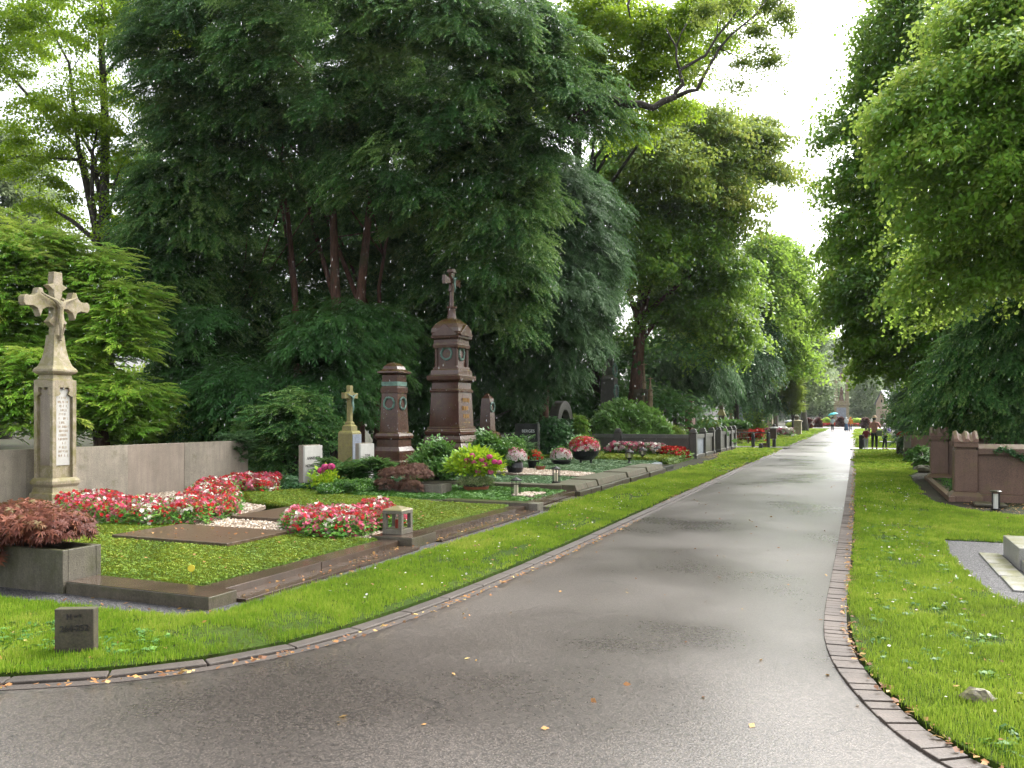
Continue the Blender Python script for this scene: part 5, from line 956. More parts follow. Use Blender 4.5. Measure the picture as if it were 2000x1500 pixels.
# ================================================================ left row, farther on
def mon(name, px, d, secs, label, mat, n=4, cat='grave monument', rz=0, half=None):
    x, y = PD(px, d); r_ = thing(name, label, cat, (x, y, 0), rz); k_ = d / FPX / 2 / 1.35
    for pn, mt, prof in secs: MB().loft([(ZD(py, d) if py < 900 else -.05, w_ * k_) for py, w_ in prof], n).build(pn, mt or mat, r_, .008)
    return r_
mon('headstone', 1332, 43, [('shaft', None, [(999, 16), (840, 15), (838, 12), (790, 11), (786, 13), (783, 9)]), ('finial', None, [(783, 5), (775, 4), (766, 1)])], 'slim white stone grave monument beside the red granite stele', M_WHITE)
x, y = PD(1348, 44); st = thing('red_stele', 'tall red granite stele with a pointed crowned top', 'headstone', (x, y, 0)); MB().yz([(-.55, -.05), (.55, -.05), (.55, ZD(806, 44)), (.25, ZD(800, 44)), (.3, ZD(788, 44)), (0, ZD(779, 44)), (-.3, ZD(782, 44)), (-.35, ZD(800, 44)), (-.55, ZD(812, 44))], -.17, .17).build('stele', stone('bright red granite', (.12, .03, .02), (.22, .06, .04), scale=3, rough=.3), st, .01); MB().box(-.2, .2, -.65, .65, -.05, .2).build('foot', M_GRAN, st)
x, y = PD(1294, 42); hs_ = thing('headstone', 'plain grey headstone in shade between pinnacles and white monument', 'headstone', (x, y, 0)); MB().box(-.12, .12, -.4, .4, -.05, ZD(792, 42)).build('slab', M_CONC, hs_, .01)
MML = mon('lantern_monument', 1409, 55, [('base', None, [(999, 18), (826, 18), (822, 15), (812, 15)]), ('roof', M_OCHRE, [(812, 22), (811, 22), (802, 12), (800, 10)]), ('tower', None, [(800, 9), (778, 8), (777, 14), (774, 14), (766, 6), (745, 1)])], 'brown mossy tiered stone monument above the clipped hedge', M_MOSSK)
bush('box_hedge', 'long dark clipped hedge behind the small bench', [lob(1402 + 9 * i, 830, 52, 10, 10) for i in range(6)], t_leaves(9, .2, .6, .14, .10, 9), M_RHODO, 90, 40, .45, seed=110, outl=0, droop=.1, fill=.3, cat='hedge')
x, y = PD(1438, 50); be = thing('bench', 'small brown wooden slatted bench in front of the clipped hedge', 'bench', (x, y, 0), .2)
for kk in range(12): MB().box(-.75 + kk * .125, -.68 + kk * .125, .2, .24, .42, .85).build('back_slat', M_WOOD, be)
MB().box(-.8, .8, .19, .25, .85, .92).build('top_rail', M_WOOD, be); MB().box(-.8, .8, -.25, .2, .38, .42).build('seat', M_WOOD, be)
for sx in (-.7, .7): MB().box(sx - .04, sx + .04, -.22, .22, 0, .38).build('leg', M_WOOD, be)
def dpost(px, d, h, label, w_=.09):
    x, y = PD(px, d); r_ = thing('path_post', label, 'post', (x, y, 0)); MB().loft([(-.05, w_), (h - .04, w_), (h, w_ * .7)], 8).build('post', M_IRON, r_); return r_
p1 = dpost(1471, 44.5, .80, 'left black post carrying the rail beside the side path'); p2 = dpost(1500.5, 43.5, .88, 'right black post carrying the rail beside the side path')
p3 = dpost(1512, 44.5, 1.3, 'taller black post with a small sign box near the side path'); MB().box(-.22, .12, -.12, .12, .5, 1.05).build('sign_box', stone('brown sign box', (.05, .03, .025), (.1, .07, .05)), p3, .01); MB().loft([(1.06, .2), (1.12, .22), (1.16, .05)], 6).build('cap', M_SILV, p3)
x, y = PD(1440, 46); x2, y2 = PD(1500, 43.6); rl = thing('rail', 'dark horizontal rail between the granite enclosure and the black posts', 'rail', (x, y, 0)); MB().tube([(0, 0, .82), (x2 - x, y2 - y, .84)], .04, 6).build('bar', M_GRAN, rl)
x, y = PD(1415, 47); bush('box_hedge', 'yellow-green bush just behind the granite enclosure posts', [lob(1383, 832, 49, 18, 14)], t_leaves(9, .2, .6, .14, .09, 9), M_OLIVE, 30, 34, .4, seed=111, droop=.1, fill=.3)
dpost(1486, 42.8, .30, 'short dark stump post at the side path', .10)
x, y = PD(1492, 43.5); bk_ = thing('planter', 'square brown planter tub by the side path', 'planter', (x, y, 0)); MB().loft([(0, .16), (.27, .18), (.30, .18)], 4).build('tub', M_WOOD, bk_); MB().loft([(.22, .15), (.28, .15)], 4).build('soil', M_SOIL, bk_)
for i, (px, py, d, w_, c, lab) in enumerate(((1467, 840, 62, 1.0, M_REDF, 'red flower bed on the far grave above the grey kerb'), (1468, 850, 54, .8, M_REDF, 'red flower bed just behind the rail'), (1521, 845, 66, 1.2, M_WHITF, 'pink and red flower bed beside the far left verge'))):
    x, y = PD(px, d); flower_bed('flower_bed', lab, [(x - w_, y - .6), (x + w_, y - .9), (x + w_, y + .8), (x - w_, y + 1)], .15, .5, 160, 420, c, 112 + i, fl=.11, lf=.14)
carpet('ground_cover', 'light green ground cover of the graves beyond the side path', 'ground cover', [(-12, 48), (-6.8, 48), (-6.3, 62), (-11, 66), (-16, 60)], .0, .15, M_CARP, 6000, .09, 116, side=False)
x, y = PD(1493, 70); gk = thing('grave_surround', 'long pale grey grave surround beyond the red flowers', 'grave edging', (x, y, 0)); MB().box(-1.9, .9, -.15, .15, -.05, .45).build('kerb', M_PALE, gk, .01)
for px, d, w_, h, lab, mt in ((1543, 76, .75, 1.15, 'dark grey upright stele beside the far yew ball', M_BLUE), (1556, 74, .8, 1.2, 'brown stone gate pillar with urn at the far left verge', M_SAND), (1533, 72, .5, .6, 'grey rounded low headstone before the dark stele', M_CONC)):
    x, y = PD(px, d); o_ = thing('headstone' if 'head' in lab or 'stele' in lab else 'stone_pillar', lab, 'headstone' if 'pillar' not in lab else 'pillar', (x, y, 0)); MB().loft([(-.05, w_ / 2 + .05), (.1, w_ / 2 + .05), (.12, w_ / 2), (h, w_ / 2), (h + .03, w_ / 2 + .08), (h + .1, w_ / 2 + .06), (h + .2, .1)], 4 if 'rounded' not in lab else 10).build('stone', mt, o_, .01)
    if 'urn' in lab: MB().loft([(h + .2, .1), (h + .3, .2), (h + .5, .24), (h + .6, .1), (h + .7, .03)], 10).build('urn', M_MOSSK, o_)
bush('yew_ball', 'small rounded yew between the dark stele and the gate pillar', [lob(1550, 836, 75, 5, 11)], t_leaves(9, .2, .6, .14, .09, 9), M_OLIVE, 24, 30, .4, seed=117, outl=0, droop=.1, fill=.3)
mon('gothic_monument', 1502, 80, [('body', None, [(999, 20), (812, 18), (811, 14), (786, 13), (782, 3)])], 'pale brown gothic grave monument far along the left row', M_SAND)
mon('obelisk', 1515, 82, [('pedestal', M_GSLAB, [(999, 12), (805, 11)]), ('shaft', M_OCHRE, [(804, 6), (784, 4), (781, 1)])], 'slim yellow stone obelisk far along the left row', M_OCHRE)
mon('obelisk', 1447, 66, [('pedestal', None, [(999, 12), (815, 11)]), ('shaft', None, [(814, 8), (795, 4)])], 'pale grey broken obelisk behind the hedge end', M_BLUE)
mon('headstone', 1428, 64, [('shaft', None, [(999, 9), (815, 8), (800, 5), (798, 2)])], 'yellowish thin gravestone peeking over the hedge', M_OCHRE)
bush('maple_sapling', 'thin bright green sapling left of the far gothic monument', [lob(1472, 812, 70, 12, 16), lob(1478, 832, 70, 14, 10)], t_leaves(7, .3, .6, .2, .14, 9), M_LIMEB, 34, 26, .6, seed=118, droop=.2, fill=.6)

# ================================================================ far end
x, y = PD(1643.5, 138); fm = thing('niche_monument', 'tall sandstone monument with an open arched niche and statue closing the avenue', 'monument', (x, y, 0)); ze = lambda yy: ZD(yy, 138)
MB().box(-1.15, 1.15, -.7, .7, -.05, ze(792)).build('base', M_SAND, fm, .02); MB().box(-.75, .75, -.72, -.70, .8, ze(796)).build('inscription_plate', M_BLUE, fm); MB().box(-1.3, 1.3, -.85, .85, ze(791.9), ze(788)).build('ledge', M_SAND, fm, .03); MB().box(-1.15, 1.15, -.7, .7, ze(787.9), ze(783)).build('plinth', M_SAND, fm, .02)
for sx in (-.95, .95): MB().box(sx - .2, sx + .2, -.5, .5, ze(783), ze(748)).build('pillar', M_SAND, fm, .02)
for sx in (-.66, .66): MB().loft([(ze(783), .13), (ze(782), .09), (ze(752), .08), (ze(750), .12)], 10, cx=sx, cy=-.3).build('column', M_SAND, fm)
MB().xz([(-1.25, ze(748)), (-.7, ze(748)), (-.5, ze(745)), (0, ze(743)), (.5, ze(745)), (.7, ze(748)), (1.25, ze(748)), (1.3, ze(744)), (1.1, ze(741.5)), (.7, ze(740.5)), (.4, ze(738.5)), (0, ze(738)), (-.4, ze(738.5)), (-.7, ze(740.5)), (-1.1, ze(741.5)), (-1.3, ze(744))], -.6, .6).build('arched_pediment', M_SAND, fm, .02); MB().box(-.42, .42, -.4, .4, ze(738), ze(735)).build('finial_base', M_RSAND, fm); MB().loft([(ze(735), .3), (ze(733), .35), (ze(731), .22), (ze(728.5), .2)], 8).build('finial', M_PINKS, fm)
MB().loft([(ze(783), .45), (ze(780), .4), (ze(772), .26), (ze(764), .28), (ze(761), .3), (ze(759.5), .12), (ze(758), .17), (ze(756), .15), (ze(755), .04)], 10, sy=.8).build('statue', M_RSAND, fm)
x, y = PD(1643, 130); flower_bed('flower_bed', 'scarlet flower bed encircling the monument at the end of the avenue', [(x + 2.9 * math.cos(t_), y + 2 + 2.2 * math.sin(t_)) for t_ in np.linspace(0, 6.1, 16)], .05, .38, 260, 1500, M_REDF, 120, fl=.16, lf=.2)
M_CANNA = leafmat('dark red foliage', [(0, (.03, .010, .010)), (.5, (.07, .018, .016)), (1, (.14, .05, .035))], .4, .2, .4)
for i, (px, py, d, a_, b__, mt, lab, nm) in enumerate(((1612, 824, 134, 11, 8, M_THU, 'round light green bush left of the far monument', 'shrub'), (1675, 824, 134, 12, 8, M_THU, 'round light green bush right of the far monument', 'shrub'), (1641, 822, 128, 5, 8, M_CANNA, 'dark red spiky plants before the far monument', 'shrub'), (1577, 824, 110, 4, 8, M_CANNA, 'dark red canna clump, leftmost of those at the avenue end', 'shrub'), (1598, 824, 118, 4, 8, M_CANNA, 'dark red canna clump between the cypress and the far monument', 'shrub'), (1689, 823, 112, 4, 8, M_CANNA, 'dark red canna clump right of the avenue end', 'shrub'))):
    bush(nm, lab, [lob(px, py, d, a_, b__), lob(px, py + 8, d, a_, 6)], t_leaves(8, .22, .7, .24, .10, 9), mt, 40, 30, .25, seed=121 + i, droop=.2, fill=.4, pitch=.4 if mt is M_CANNA else 0)
x, y = PD(1722, 150); ch = thing('chapel', 'small pale stone chapel with steep gable and slate roof among the trees', 'chapel', (x, y, 0), -.62)
M_CH = stone('cream ashlar', (.36, .27, .19), (.50, .40, .30), scale=1, rough=.7, streak=.1, grain=8, gamt=.15)
MB().xz([(-1.15, -.05), (1.15, -.05), (1.15, 4.1), (0, 6.2), (-1.15, 4.1)], 0, 4.5).build('wall', M_CH, ch)
M_SLATE = stone('grey slate', (.12, .12, .14), (.22, .22, .25), scale=2, rough=.35, streak=0); m = MB()
for s_ in (-1, 1): m.add([(0, -.2, 6.45), (0, 4.7, 6.45), (s_ * 1.45, 4.7, 3.85), (s_ * 1.45, -.2, 3.85), (0, -.2, 6.25), (0, 4.7, 6.25), (s_ * 1.35, 4.7, 3.8), (s_ * 1.35, -.2, 3.8)], [(0, 1, 2, 3), (4, 7, 6, 5), (0, 3, 7, 4), (1, 5, 6, 2), (3, 2, 6, 7)])
m.build('roof', M_SLATE, ch); MB().xz([(-.25, 0), (.25, 0), (.25, 1.75), (0, 2.0), (-.25, 1.75)], -.02, .0).build('door', M_WOOD, ch); MB().xz([(-.12, 4.2), (.12, 4.2), (.16, 4.5), (0, 4.85), (-.16, 4.5)], -.03, -.001).build('window', M_BLACK, ch)
for sx in (-.16, .16): MB().xz([(sx - .08, 2.35), (sx + .08, 2.35), (sx, 2.6)], -.03, -.001).build('relief', M_BLACK, ch)
MB().box(-.55, .55, -.03, -.001, 3.0, 3.06).build('ledge', M_GSLAB, ch); strokes(1, 1.1, .2, .2, M_GSLAB, ch, 'y', (0, -.001, 3.4), 9, .02)
for px, d, w_, h, lab in ((1771, 60, .35, 1.2, 'left of two black polished pillars beyond the stone benches'), (1777, 62, .3, 1.05, 'right of two black polished pillars beyond the stone benches')):
    x, y = PD(px, d); o_ = thing('black_pillar', lab, 'headstone', (x, y, 0)); MB().loft([(-.05, w_ / 2), (h, w_ / 2), (h + .04, w_ / 2 - .03)], 4).build('stone', M_BLACK, o_, .01)
x, y = PD(1738, 64); rl = thing('grave_surround', 'long low grey stone rail behind the walkers on the right', 'grave edging', (x, y, 0)); MB().box(-1.6, .8, -.1, .1, .9, 1.02).build('rail', M_CONC, rl); [MB().box(q - .08, q + .08, -.08, .08, -.05, .9).build('support', M_CONC, rl) for q in (-1.5, .7)]
carpet('ground_cover', 'mixed green planting of the graves right of the walkers', 'ground cover', [(2.7, 47.6), (9, 47.6), (10, 64), (2.9, 64)], .0, .25, M_CARP2, 3500, .12, 130, side=False)
x, y = PD(1742, 52); gs = thing('grave_slab', 'pale grey slanted grave slab right of the child in grey', 'grave slab', (x, y, 0)); MB().prism([(-.7, -.6), (.5, -.6), (.5, .5), (-.7, .5)], 0, .12).build('slab', M_PALE, gs, .01)
dpost(1681.5, 42.0, .78, 'black post left of the child in maroon by the side path'); dpost(1685, 43.8, .74, 'second black post just behind the child in maroon')

# ================================================================ right side: sandstone enclosure and steps
X0, YA, YB = 1.87, 19.1, 24.9
se = thing('sandstone_enclosure', 'red sandstone grave enclosure with two piers crowned by fluted caps', 'grave enclosure', (X0, YA, 0))
def pier(y0):
    MB().loft([(-.05, .30), (.10, .30), (.11, .29), (.18, .225)], 4, cx=.21, cy=y0 + .25).build('pier_base', M_RSAND, se, .01)
    MB().box(.0, .42, y0 + .03, y0 + .47, .181, 1.05).build('pier', M_RSAND, se, .012); MB().box(.03, .39, y0 + .06, y0 + .44, 1.051, 1.10).build('neck', M_RSAND, se)
    MB().box(-.012, .432, y0 - .01, y0 + .48, 1.101, 1.20).build('cap_block', M_RSAND, se, .006)
    m = MB(); zz = [(-.012, .07), (.062, .0), (.136, .07), (.21, .07), (.21, .07), (.284, .0), (.358, .07), (.432, .0)]; zz = [(-.012, .03), (.05, .045), (.09, -.015), (.15, -.03), (.20, .04), (.245, .035), (.29, -.02), (.33, -.015), (.38, .045), (.432, .035)]
    n = len(zz); vs = [(a_, y0 - .02, 1.205) for a_, b_ in zz] + [(a_, y0 - .03, 1.24 + b_) for a_, b_ in zz] + [(a_, y0 + .24, 1.40 + b_) for a_, b_ in zz] + [(a_, y0 + .49, 1.24 + b_) for a_, b_ in zz] + [(a_, y0 + .48, 1.205) for a_, b_ in zz]
    fs = [(r_ * n + i, r_ * n + i + 1, (r_ + 1) * n + i + 1, (r_ + 1) * n + i) for r_ in range(4) for i in range(n - 1)] + [(0, n, 2 * n, 3 * n, 4 * n), tuple((r_ + 1) * n - 1 for r_ in range(5))[::-1]]
    m.add(vs, fs); m.build('fluted_cap', M_PINKS, se)
def wall_run(y0, x1):
    MB().box(.44, x1, y0 + .08, y0 + .42, -.05, .14).build('wall_base', M_RSAND, se, .01); MB().box(.43, x1, y0 + .12, y0 + .38, .141, .93).build('wall', M_RSAND, se, .01); MB().box(.435, x1, y0 + .10, y0 + .40, .931, .96).build('string_course', M_RSAND, se, .006)
    MB().yz([(y0 + .04, .961), (y0 + .46, .961), (y0 + .46, 1.08), (y0 + .25, 1.17), (y0 + .04, 1.08)], .433, x1).build('coping', M_RSAND, se, .006)
pier(0); wall_run(0, 6.5); pier(YB - YA); wall_run(YB - YA, 6.5)
MB().box(6.1, 6.5, .5, YB - YA - .01, -.05, 1.16).build('rear_wall', M_RSAND, se, .01)
MB().box(-.12, .0, -.12, YB - YA + .6, -.05, .09).build('threshold', M_RSAND, se, .01); MB().box(.02, 1.2, .65, YB - YA - .1, -.05, .06).build('paving', M_MOSSK, se, .01)
carpet('ivy', 'sparse green weeds inside the sandstone enclosure', 'weeds', [(X0 + .1, YA + .7), (X0 + 5.5, YA + .7), (X0 + 5.5, YB - .3), (X0 + .1, YB - .3)], .03, .08, M_CARP2, 1400, .05, 131, side=False)
iv = thing('ivy_strand', 'ivy trailing down from the coping of the near sandstone wall', 'ivy', (2.5, YA, .95)); rI = np.random.default_rng(5); n_ = 340; u = rI.random(n_) ** .8; pth = np.column_stack([u * 1.0 + .1, .02 + rI.normal(0, .02, n_), .10 - .20 * u + .05 * np.sin(u * 9) + rI.normal(0, .025, n_)]); npmesh('leaves', *scatter(t_leaves(5, .03, .7, .04, .035, 3), pth, frames(rI.normal(size=(n_, 3))), rI.uniform(.6, 1.2, n_), rI.uniform(.3, .9, n_)), M_IVY, iv)
cv = MB().prism([(-.25, -.3), (.3, -.32), (.32, .25), (-.2, .3)], .0, .05).build('paving_stone', M_GSLAB, None, .01, loc=(2.35, 18.3, 0)); props(cv, 'dark flat paving stone at the foot of the near sandstone pier', 'paving stone')
lit = [(2.3, 15.9), (6.5, 15.9), (6.5, 19.1), (2.0, 19.1), (1.9, 17.6)]
sp_ = thing('stone_steps', 'pale stone steps at the right edge leading to a grave', 'steps', (2.2, 11.5, 0))
MB().prism([(-.52, -.85), (2.5, -.85), (2.5, .23), (-.52, .23)], -.05, .27).build('upper_step', M_PALE, sp_, .01); MB().prism([(-.48, -4.2), (2.5, -4.2), (2.5, -.852), (-.50, -.852)], -.05, .14).build('lower_step', M_PALE, sp_, .01)
for i, (a_, b_) in enumerate(((10.1, 10.9), (10.91, 11.7), (9.3, 10.09))):
    o = MB().prism([(-.12, -.39), (.12, -.40), (.11, .39), (-.12, .38)], .02, .045).build('paving_slab', M_PALE, None, .006, loc=(1.53 + (.01 if i == 2 else 0), (a_ + b_) / 2, 0)); props(o, ['first pale paving slab beside the right steps, middle one', 'pale paving slab nearest the upper step on the right', 'pale paving slab at the right edge farthest from the upper step'][i], 'paving slab', 'pale paving slabs in gravel')
bo = MB().blob((0, 0, .01), .10, .07, .075, 10, 7, .12).build('boulder', stone('field stone', (.06, .048, .034), (.13, .105, .075), moss=.4, scale=8), smooth=False); bo.location = (.67, 5.62, .03); props(bo, 'rough grey-brown stone lying in the grass at the lower right', 'stone')
# mossy stone benches and flower-topped block
for i, (px, d, lab) in enumerate(((1757, 36.5, 'mossy brown stone bench with curved arm, farther one'), (1772, 32.5, 'mossy brown stone bench with curved arm, nearer one'))):
    x, y = PD(px, d); sb = thing('stone_bench', lab, 'bench', (x, y, 0)); MB().yz([(-.35, .0), (-.22, .0), (-.2, .4), (.25, .4), (.25, 0), (.35, 0), (.35, .95), (.1, .98), (-.1, .82), (-.3, .72), (-.38, .5)], -.12, .12).build('side', M_GSLAB, sb, .01); MB().box(.12, 1.1, -.2, .3, .40, .50).build('seat', M_MOSSK, sb, .01); MB().box(.12, 1.1, .22, .34, .5, .98).build('back', M_RSAND, sb, .01); MB().yz([(-.35, 0), (-.2, 0), (-.2, .4), (.25, .4), (.25, 0), (.35, 0), (.35, .9), (-.38, .5)], 1.1, 1.3).build('side', M_GSLAB, sb, .01)
x, y = PD(1795, 34.5); bl = thing('flower_trough', 'yellowish sandstone block trough with red and cream flowers on top', 'planter', (x, y, 0)); MB().box(-.45, .55, -.3, .3, .15, .72).build('block', M_OCHRE, bl, .01); MB().box(-.55, .65, -.38, .38, .721, .86).build('cornice', M_MOSSK, bl, .01); MB().box(-.4, .5, -.25, .25, -.05, .149).build('foot', M_GSLAB, bl)
bouquet(bl, (.3, 0, .92), .55, .16, 120, 260, M_WHITF, 31, .06, .08, name='cream_flowers'); bouquet(bl, (-.45, 0, .92), .38, .16, 80, 200, M_REDF, 32, .06, .08, name='red_flowers')
r = random.Random(12)
for i, (px, d) in enumerate(((1788, 30), (1796, 27.5), (1802, 25.5), (1783, 31.5))):
    x, y = PD(px, d); o = MB().blob((0, 0, .05), .3, .22, .17, 9, 6, .15).build('boulder', M_MOSSK, None, smooth=False); o.location = (x, y, 0); props(o, ['dark mossy boulder, second farthest in the row before the sandstone piers', 'dark mossy boulder under the creeping leaves left of the far pier', 'dark mossy boulder nearest the sandstone piers', 'dark mossy boulder closest to the stone benches'][i], 'stone', 'mossy boulders by the piers')
bush('creeper', 'light green creeping shrub sprawling over the boulders left of the sandstone piers', [lob(1812, 905, 26, 16, 18), lob(1795, 925, 25.5, 16, 12), lob(1808, 940, 24, 14, 10), lob(1800, 885, 30, 16, 16)], t_leaves(8, .15, .6, .11, .09, 9), M_CARP2, 60, 34, .35, seed=132, droop=.3, fill=.5)
bush('creeper', 'patch of low leafy weeds in front of the gravel at the right edge', [(3.3, 14.3, .1, 1.0, .12), (4.6, 14.2, .1, 1.0, .12)], t_leaves(8, .1, .6, .07, .06, 9), M_CARP2, 70, 36, .3, seed=133, droop=.2, fill=.9, stems=False)
carpet('ground_cover', 'dark green creeping plants right of the verge near the sandstone wall', 'ground cover', [(2.6, 12.9), (7, 12.9), (7, 15.8), (2.9, 15.8)], .03, .06, M_CARP2, 6000, .045, 134, side=False)

# ================================================================ people
M_SKIN = plain('skin', (.42, .24, .16), .55, .08)
def skinmesh(name, J, E, mat, parent, root=0):
    me = bpy.data.meshes.new(name); me.from_pydata([j[:3] for j in J], E, []); o = link(name, me, mat, parent); md = o.modifiers.new('skin', 'SKIN'); md.use_smooth_shade = True
    for i, sv in enumerate(me.skin_vertices[0].data): rr = J[i][3]; sv.radius = rr if hasattr(rr, '__len__') else (rr, rr); sv.use_root = (i == root)
    m2 = o.modifiers.new('sub', 'SUBSURF'); m2.levels = m2.render_levels = 1; return o
def person(px, d, h, rz, label, top, legs, shoes, hair, arms, walk=.12, coat=0.0, skirt=None, hood=None, hat=None, z=0.035, hand_scale=1):
    x, y = PD(px, d); r_ = thing('person', label, 'person', (x, y, z), rz); s = h / 1.75
    aL, aR = arms                                   # (elbow, wrist) offsets per side, metres for a 1.75 m adult; figure faces +y
    def chain(side, a_): sx = .18 * side; e = Vector((sx + a_[0][0], a_[0][1], 1.42 + a_[0][2])); w_ = Vector((sx + a_[1][0], a_[1][1], 1.42 + a_[1][2])); return (sx, 0, 1.42), tuple(e), tuple(w_)
    L_ = chain(-1, aL); R_ = chain(1, aR); k = s
    J = [(0, 0, .93, (.14, .10)), (0, 0, 1.12, (.125, .09)), (0, 0, 1.34, (.15, .10)), (0, 0, 1.47, .055), (0, .01, 1.54, .05), (0, .02, 1.60, .085), (0, .015, 1.69, .09), (0, 0, 1.745, .05)]
    E = [(0, 1), (1, 2), (2, 3), (3, 4), (4, 5), (5, 6), (6, 7)]
    for sd, ch_ in ((-1, L_), (1, R_)):
        b_ = len(J); J += [(*ch_[0], .055), (*ch_[1], .042), (*ch_[2], .03)]; E += [(2, b_), (b_, b_ + 1), (b_ + 1, b_ + 2)]
        w_ = Vector(ch_[2]); dv = (w_ - Vector(ch_[1])).normalized(); pm = w_ + dv * .06; J.append((*pm, .034)); E.append((b_ + 2, b_ + 3)); side = dv.cross(Vector((0, 0, 1))); side = side.normalized() if side.length > .1 else Vector((0, 1, 0))
        for f in range(4): q = pm + side * (.022 * (f - 1.5)); t1 = q + dv * (.05 + .01 * (f in (1, 2))) ; J += [(*t1, .009), (*(t1 + dv * .03 + Vector((0, 0, -.012))), .008)]; E += [(b_ + 3, len(J) - 2), (len(J) - 2, len(J) - 1)]
        q = w_ + dv * .03 - side * .045; J += [(*q, .011), (*(q + dv * .035), .009)]; E += [(b_ + 3, len(J) - 2), (len(J) - 2, len(J) - 1)]
    for sd in (-1, 1):
        b_ = len(J); yy = walk * sd; J += [(.085 * sd, 0, .86, .085), (.09 * sd, yy * .6 + .02, .50, .058), (.09 * sd, yy * 1.0 - .02, .09, .038), (.095 * sd, yy + .12, .035, .034)]; E += [(0, b_), (b_, b_ + 1), (b_ + 1, b_ + 2), (b_ + 2, b_ + 3)]
    sc = lambda J_, g=0: [(a_ * k, b_ * k, c_ * k, tuple((q + g) * k for q in rr) if hasattr(rr, '__len__') else (rr + g) * k) for a_, b_, c_, rr in J_]
    skinmesh('body', sc(J), E, M_SKIN, r_)
    JT = [(0, 0, .90 - coat, (.16 + coat * .12, .12 + coat * .1)), (0, 0, 1.12, (.155, .115)), (0, 0, 1.34, (.175, .12)), (0, 0, 1.46, .075)] ; ET = [(0, 1), (1, 2), (2, 3)]
    for ch_ in (L_, R_): b_ = len(JT); JT += [(*ch_[0], .075), (*ch_[1], .06), (*ch_[2], .045)]; ET += [(2, b_), (b_, b_ + 1), (b_ + 1, b_ + 2)]
    skinmesh('jacket', sc(JT), ET, top, r_, 1)
    if skirt is not None: MB().loft([(.10 * k, .26 * k), (.5 * k, .21 * k), (.95 * k, .16 * k)], 14).build('skirt', skirt, r_, smooth=True)
    JL = [(0, 0, .93, (.155, .115))]; EL = []
    for sd in (-1, 1): b_ = len(JL); yy = walk * sd; JL += [(.09 * sd, 0, .84, .10), (.09 * sd, yy * .6 + .02, .50, .075), (.09 * sd, yy - .02, .10, .06)]; EL += [(0, b_), (b_, b_ + 1), (b_ + 1, b_ + 2)]
    skinmesh('trousers', sc(JL), EL, legs, r_)
    for sd in (-1, 1): yy = walk * sd; skinmesh('shoe', sc([(.092 * sd, yy - .04, .045, .045), (.094 * sd, yy + .07, .035, .042), (.095 * sd, yy + .16, .03, .03)]), [(0, 1), (1, 2)], shoes, r_)
    if hood is not None: skinmesh('hood', sc([(0, -.03, 1.46, .10), (0, -.02, 1.58, .115), (0, -.01, 1.68, .12), (0, 0, 1.75, .06)]), [(0, 1), (1, 2), (2, 3)], hood, r_)
    else:
        skinmesh('hair', sc([(0, -.03, 1.56, .08), (0, -.025, 1.66, .10), (0, -.005, 1.75, .07)]), [(0, 1), (1, 2)], hair, r_)
    if hat is not None: MB().loft([(1.70 * k, .17 * k), (1.715 * k, .18 * k), (1.725 * k, .10 * k), (1.80 * k, .09 * k), (1.83 * k, .05 * k)], 16).build('hat', hat, r_, smooth=True)
    m = MB(); hx = [(-.03, .105), (.03, .105)]; m.blob((0, .115 * k, 1.625 * k), .014 * k, .02 * k, .022 * k, 6, 4); [m.blob((a_ * k, b_ * k, 1.66 * k), .012 * k, .006 * k, .008 * k, 6, 4) for a_, b_ in hx]; m.blob((0, .10 * k, 1.575 * k), .025 * k, .008 * k, .007 * k, 6, 4); m.build('face', M_SKIN, r_); return r_
C = lambda n, c, v=.15: plain(n, c, .7, v)
down = ((-.06, .0, -.28), (-.05, .06, -.52)); downR = ((.06, 0, -.28), (.05, .06, -.52))
fold = ((-.10, .08, -.26), (.06, .26, -.16)); foldR = ((.10, .08, -.26), (-.06, .26, -.16))
black = C('black cloth', (.012, .012, .014)); hairb = C('dark hair', (.015, .010, .008))
person(1691.5, 41.9, 1.12, .25, 'child in maroon top and grey leggings with dark hair seen from behind', C('maroon cloth', (.16, .008, .02)), C('pale grey leggings', (.32, .32, .36)), C('brown boots', (.04, .02, .015)), hairb, (down, ((.12, .1, -.2), (.24, .16, -.3))), .06)
ad = person(1708, 41.6, 1.66, -.3, 'adult in straw hat, rose patterned shirt and black trousers with a shoulder bag', C('rose patterned cotton', (.45, .20, .18), .4), black, black, hairb, (fold, foldR), .05, hat=C('straw hat', (.36, .25, .14)))
bg_ = thing('shoulder_bag', 'grey-green shoulder bag hanging at the side of the adult in the straw hat', 'bag', (ad.location[0] + .22, ad.location[1] - .12, .72)); MB().box(-.14, .14, -.05, .05, 0, .30).build('body', C('grey green canvas', (.14, .15, .12)), bg_, .02); MB().tube([(-.12, 0, .3), (-.2, 0, .62), (-.1, .0, .68), (.12, 0, .3)], .012, 6).build('strap', C('canvas strap', (.1, .1, .08)), bg_)
person(1728, 41.5, 1.34, -1.35, 'child in light grey hooded top and black trousers facing the graves on the right', C('light grey jersey', (.34, .34, .37)), black, black, hairb, (((-.04, .1, -.22), (0, .3, -.28)), ((.04, .1, -.22), (0, .3, -.28))), .08, hood=C('grey hood', (.32, .32, .36)))
x, y = PD(1735.5, 41.4); wb = thing('toy', 'white and violet bundle held by the child in grey', 'bundle', (x, y, 1.0)); MB().blob((0, 0, 0), .11, .10, .13, 10, 7, .06).build('body', C('violet cloth', (.22, .18, .42)), wb); MB().blob((0, 0, .17), .07, .07, .06, 10, 6).build('top', M_WHITE, wb)
pu = person(1626, 92, 1.62, .1, 'walker in pale blue jacket and black trousers under a turquoise umbrella', C('pale blue jacket', (.30, .38, .42)), black, black, hairb, (down, ((.08, .12, -.22), (.0, .2, .05))), .18, z=0.0)
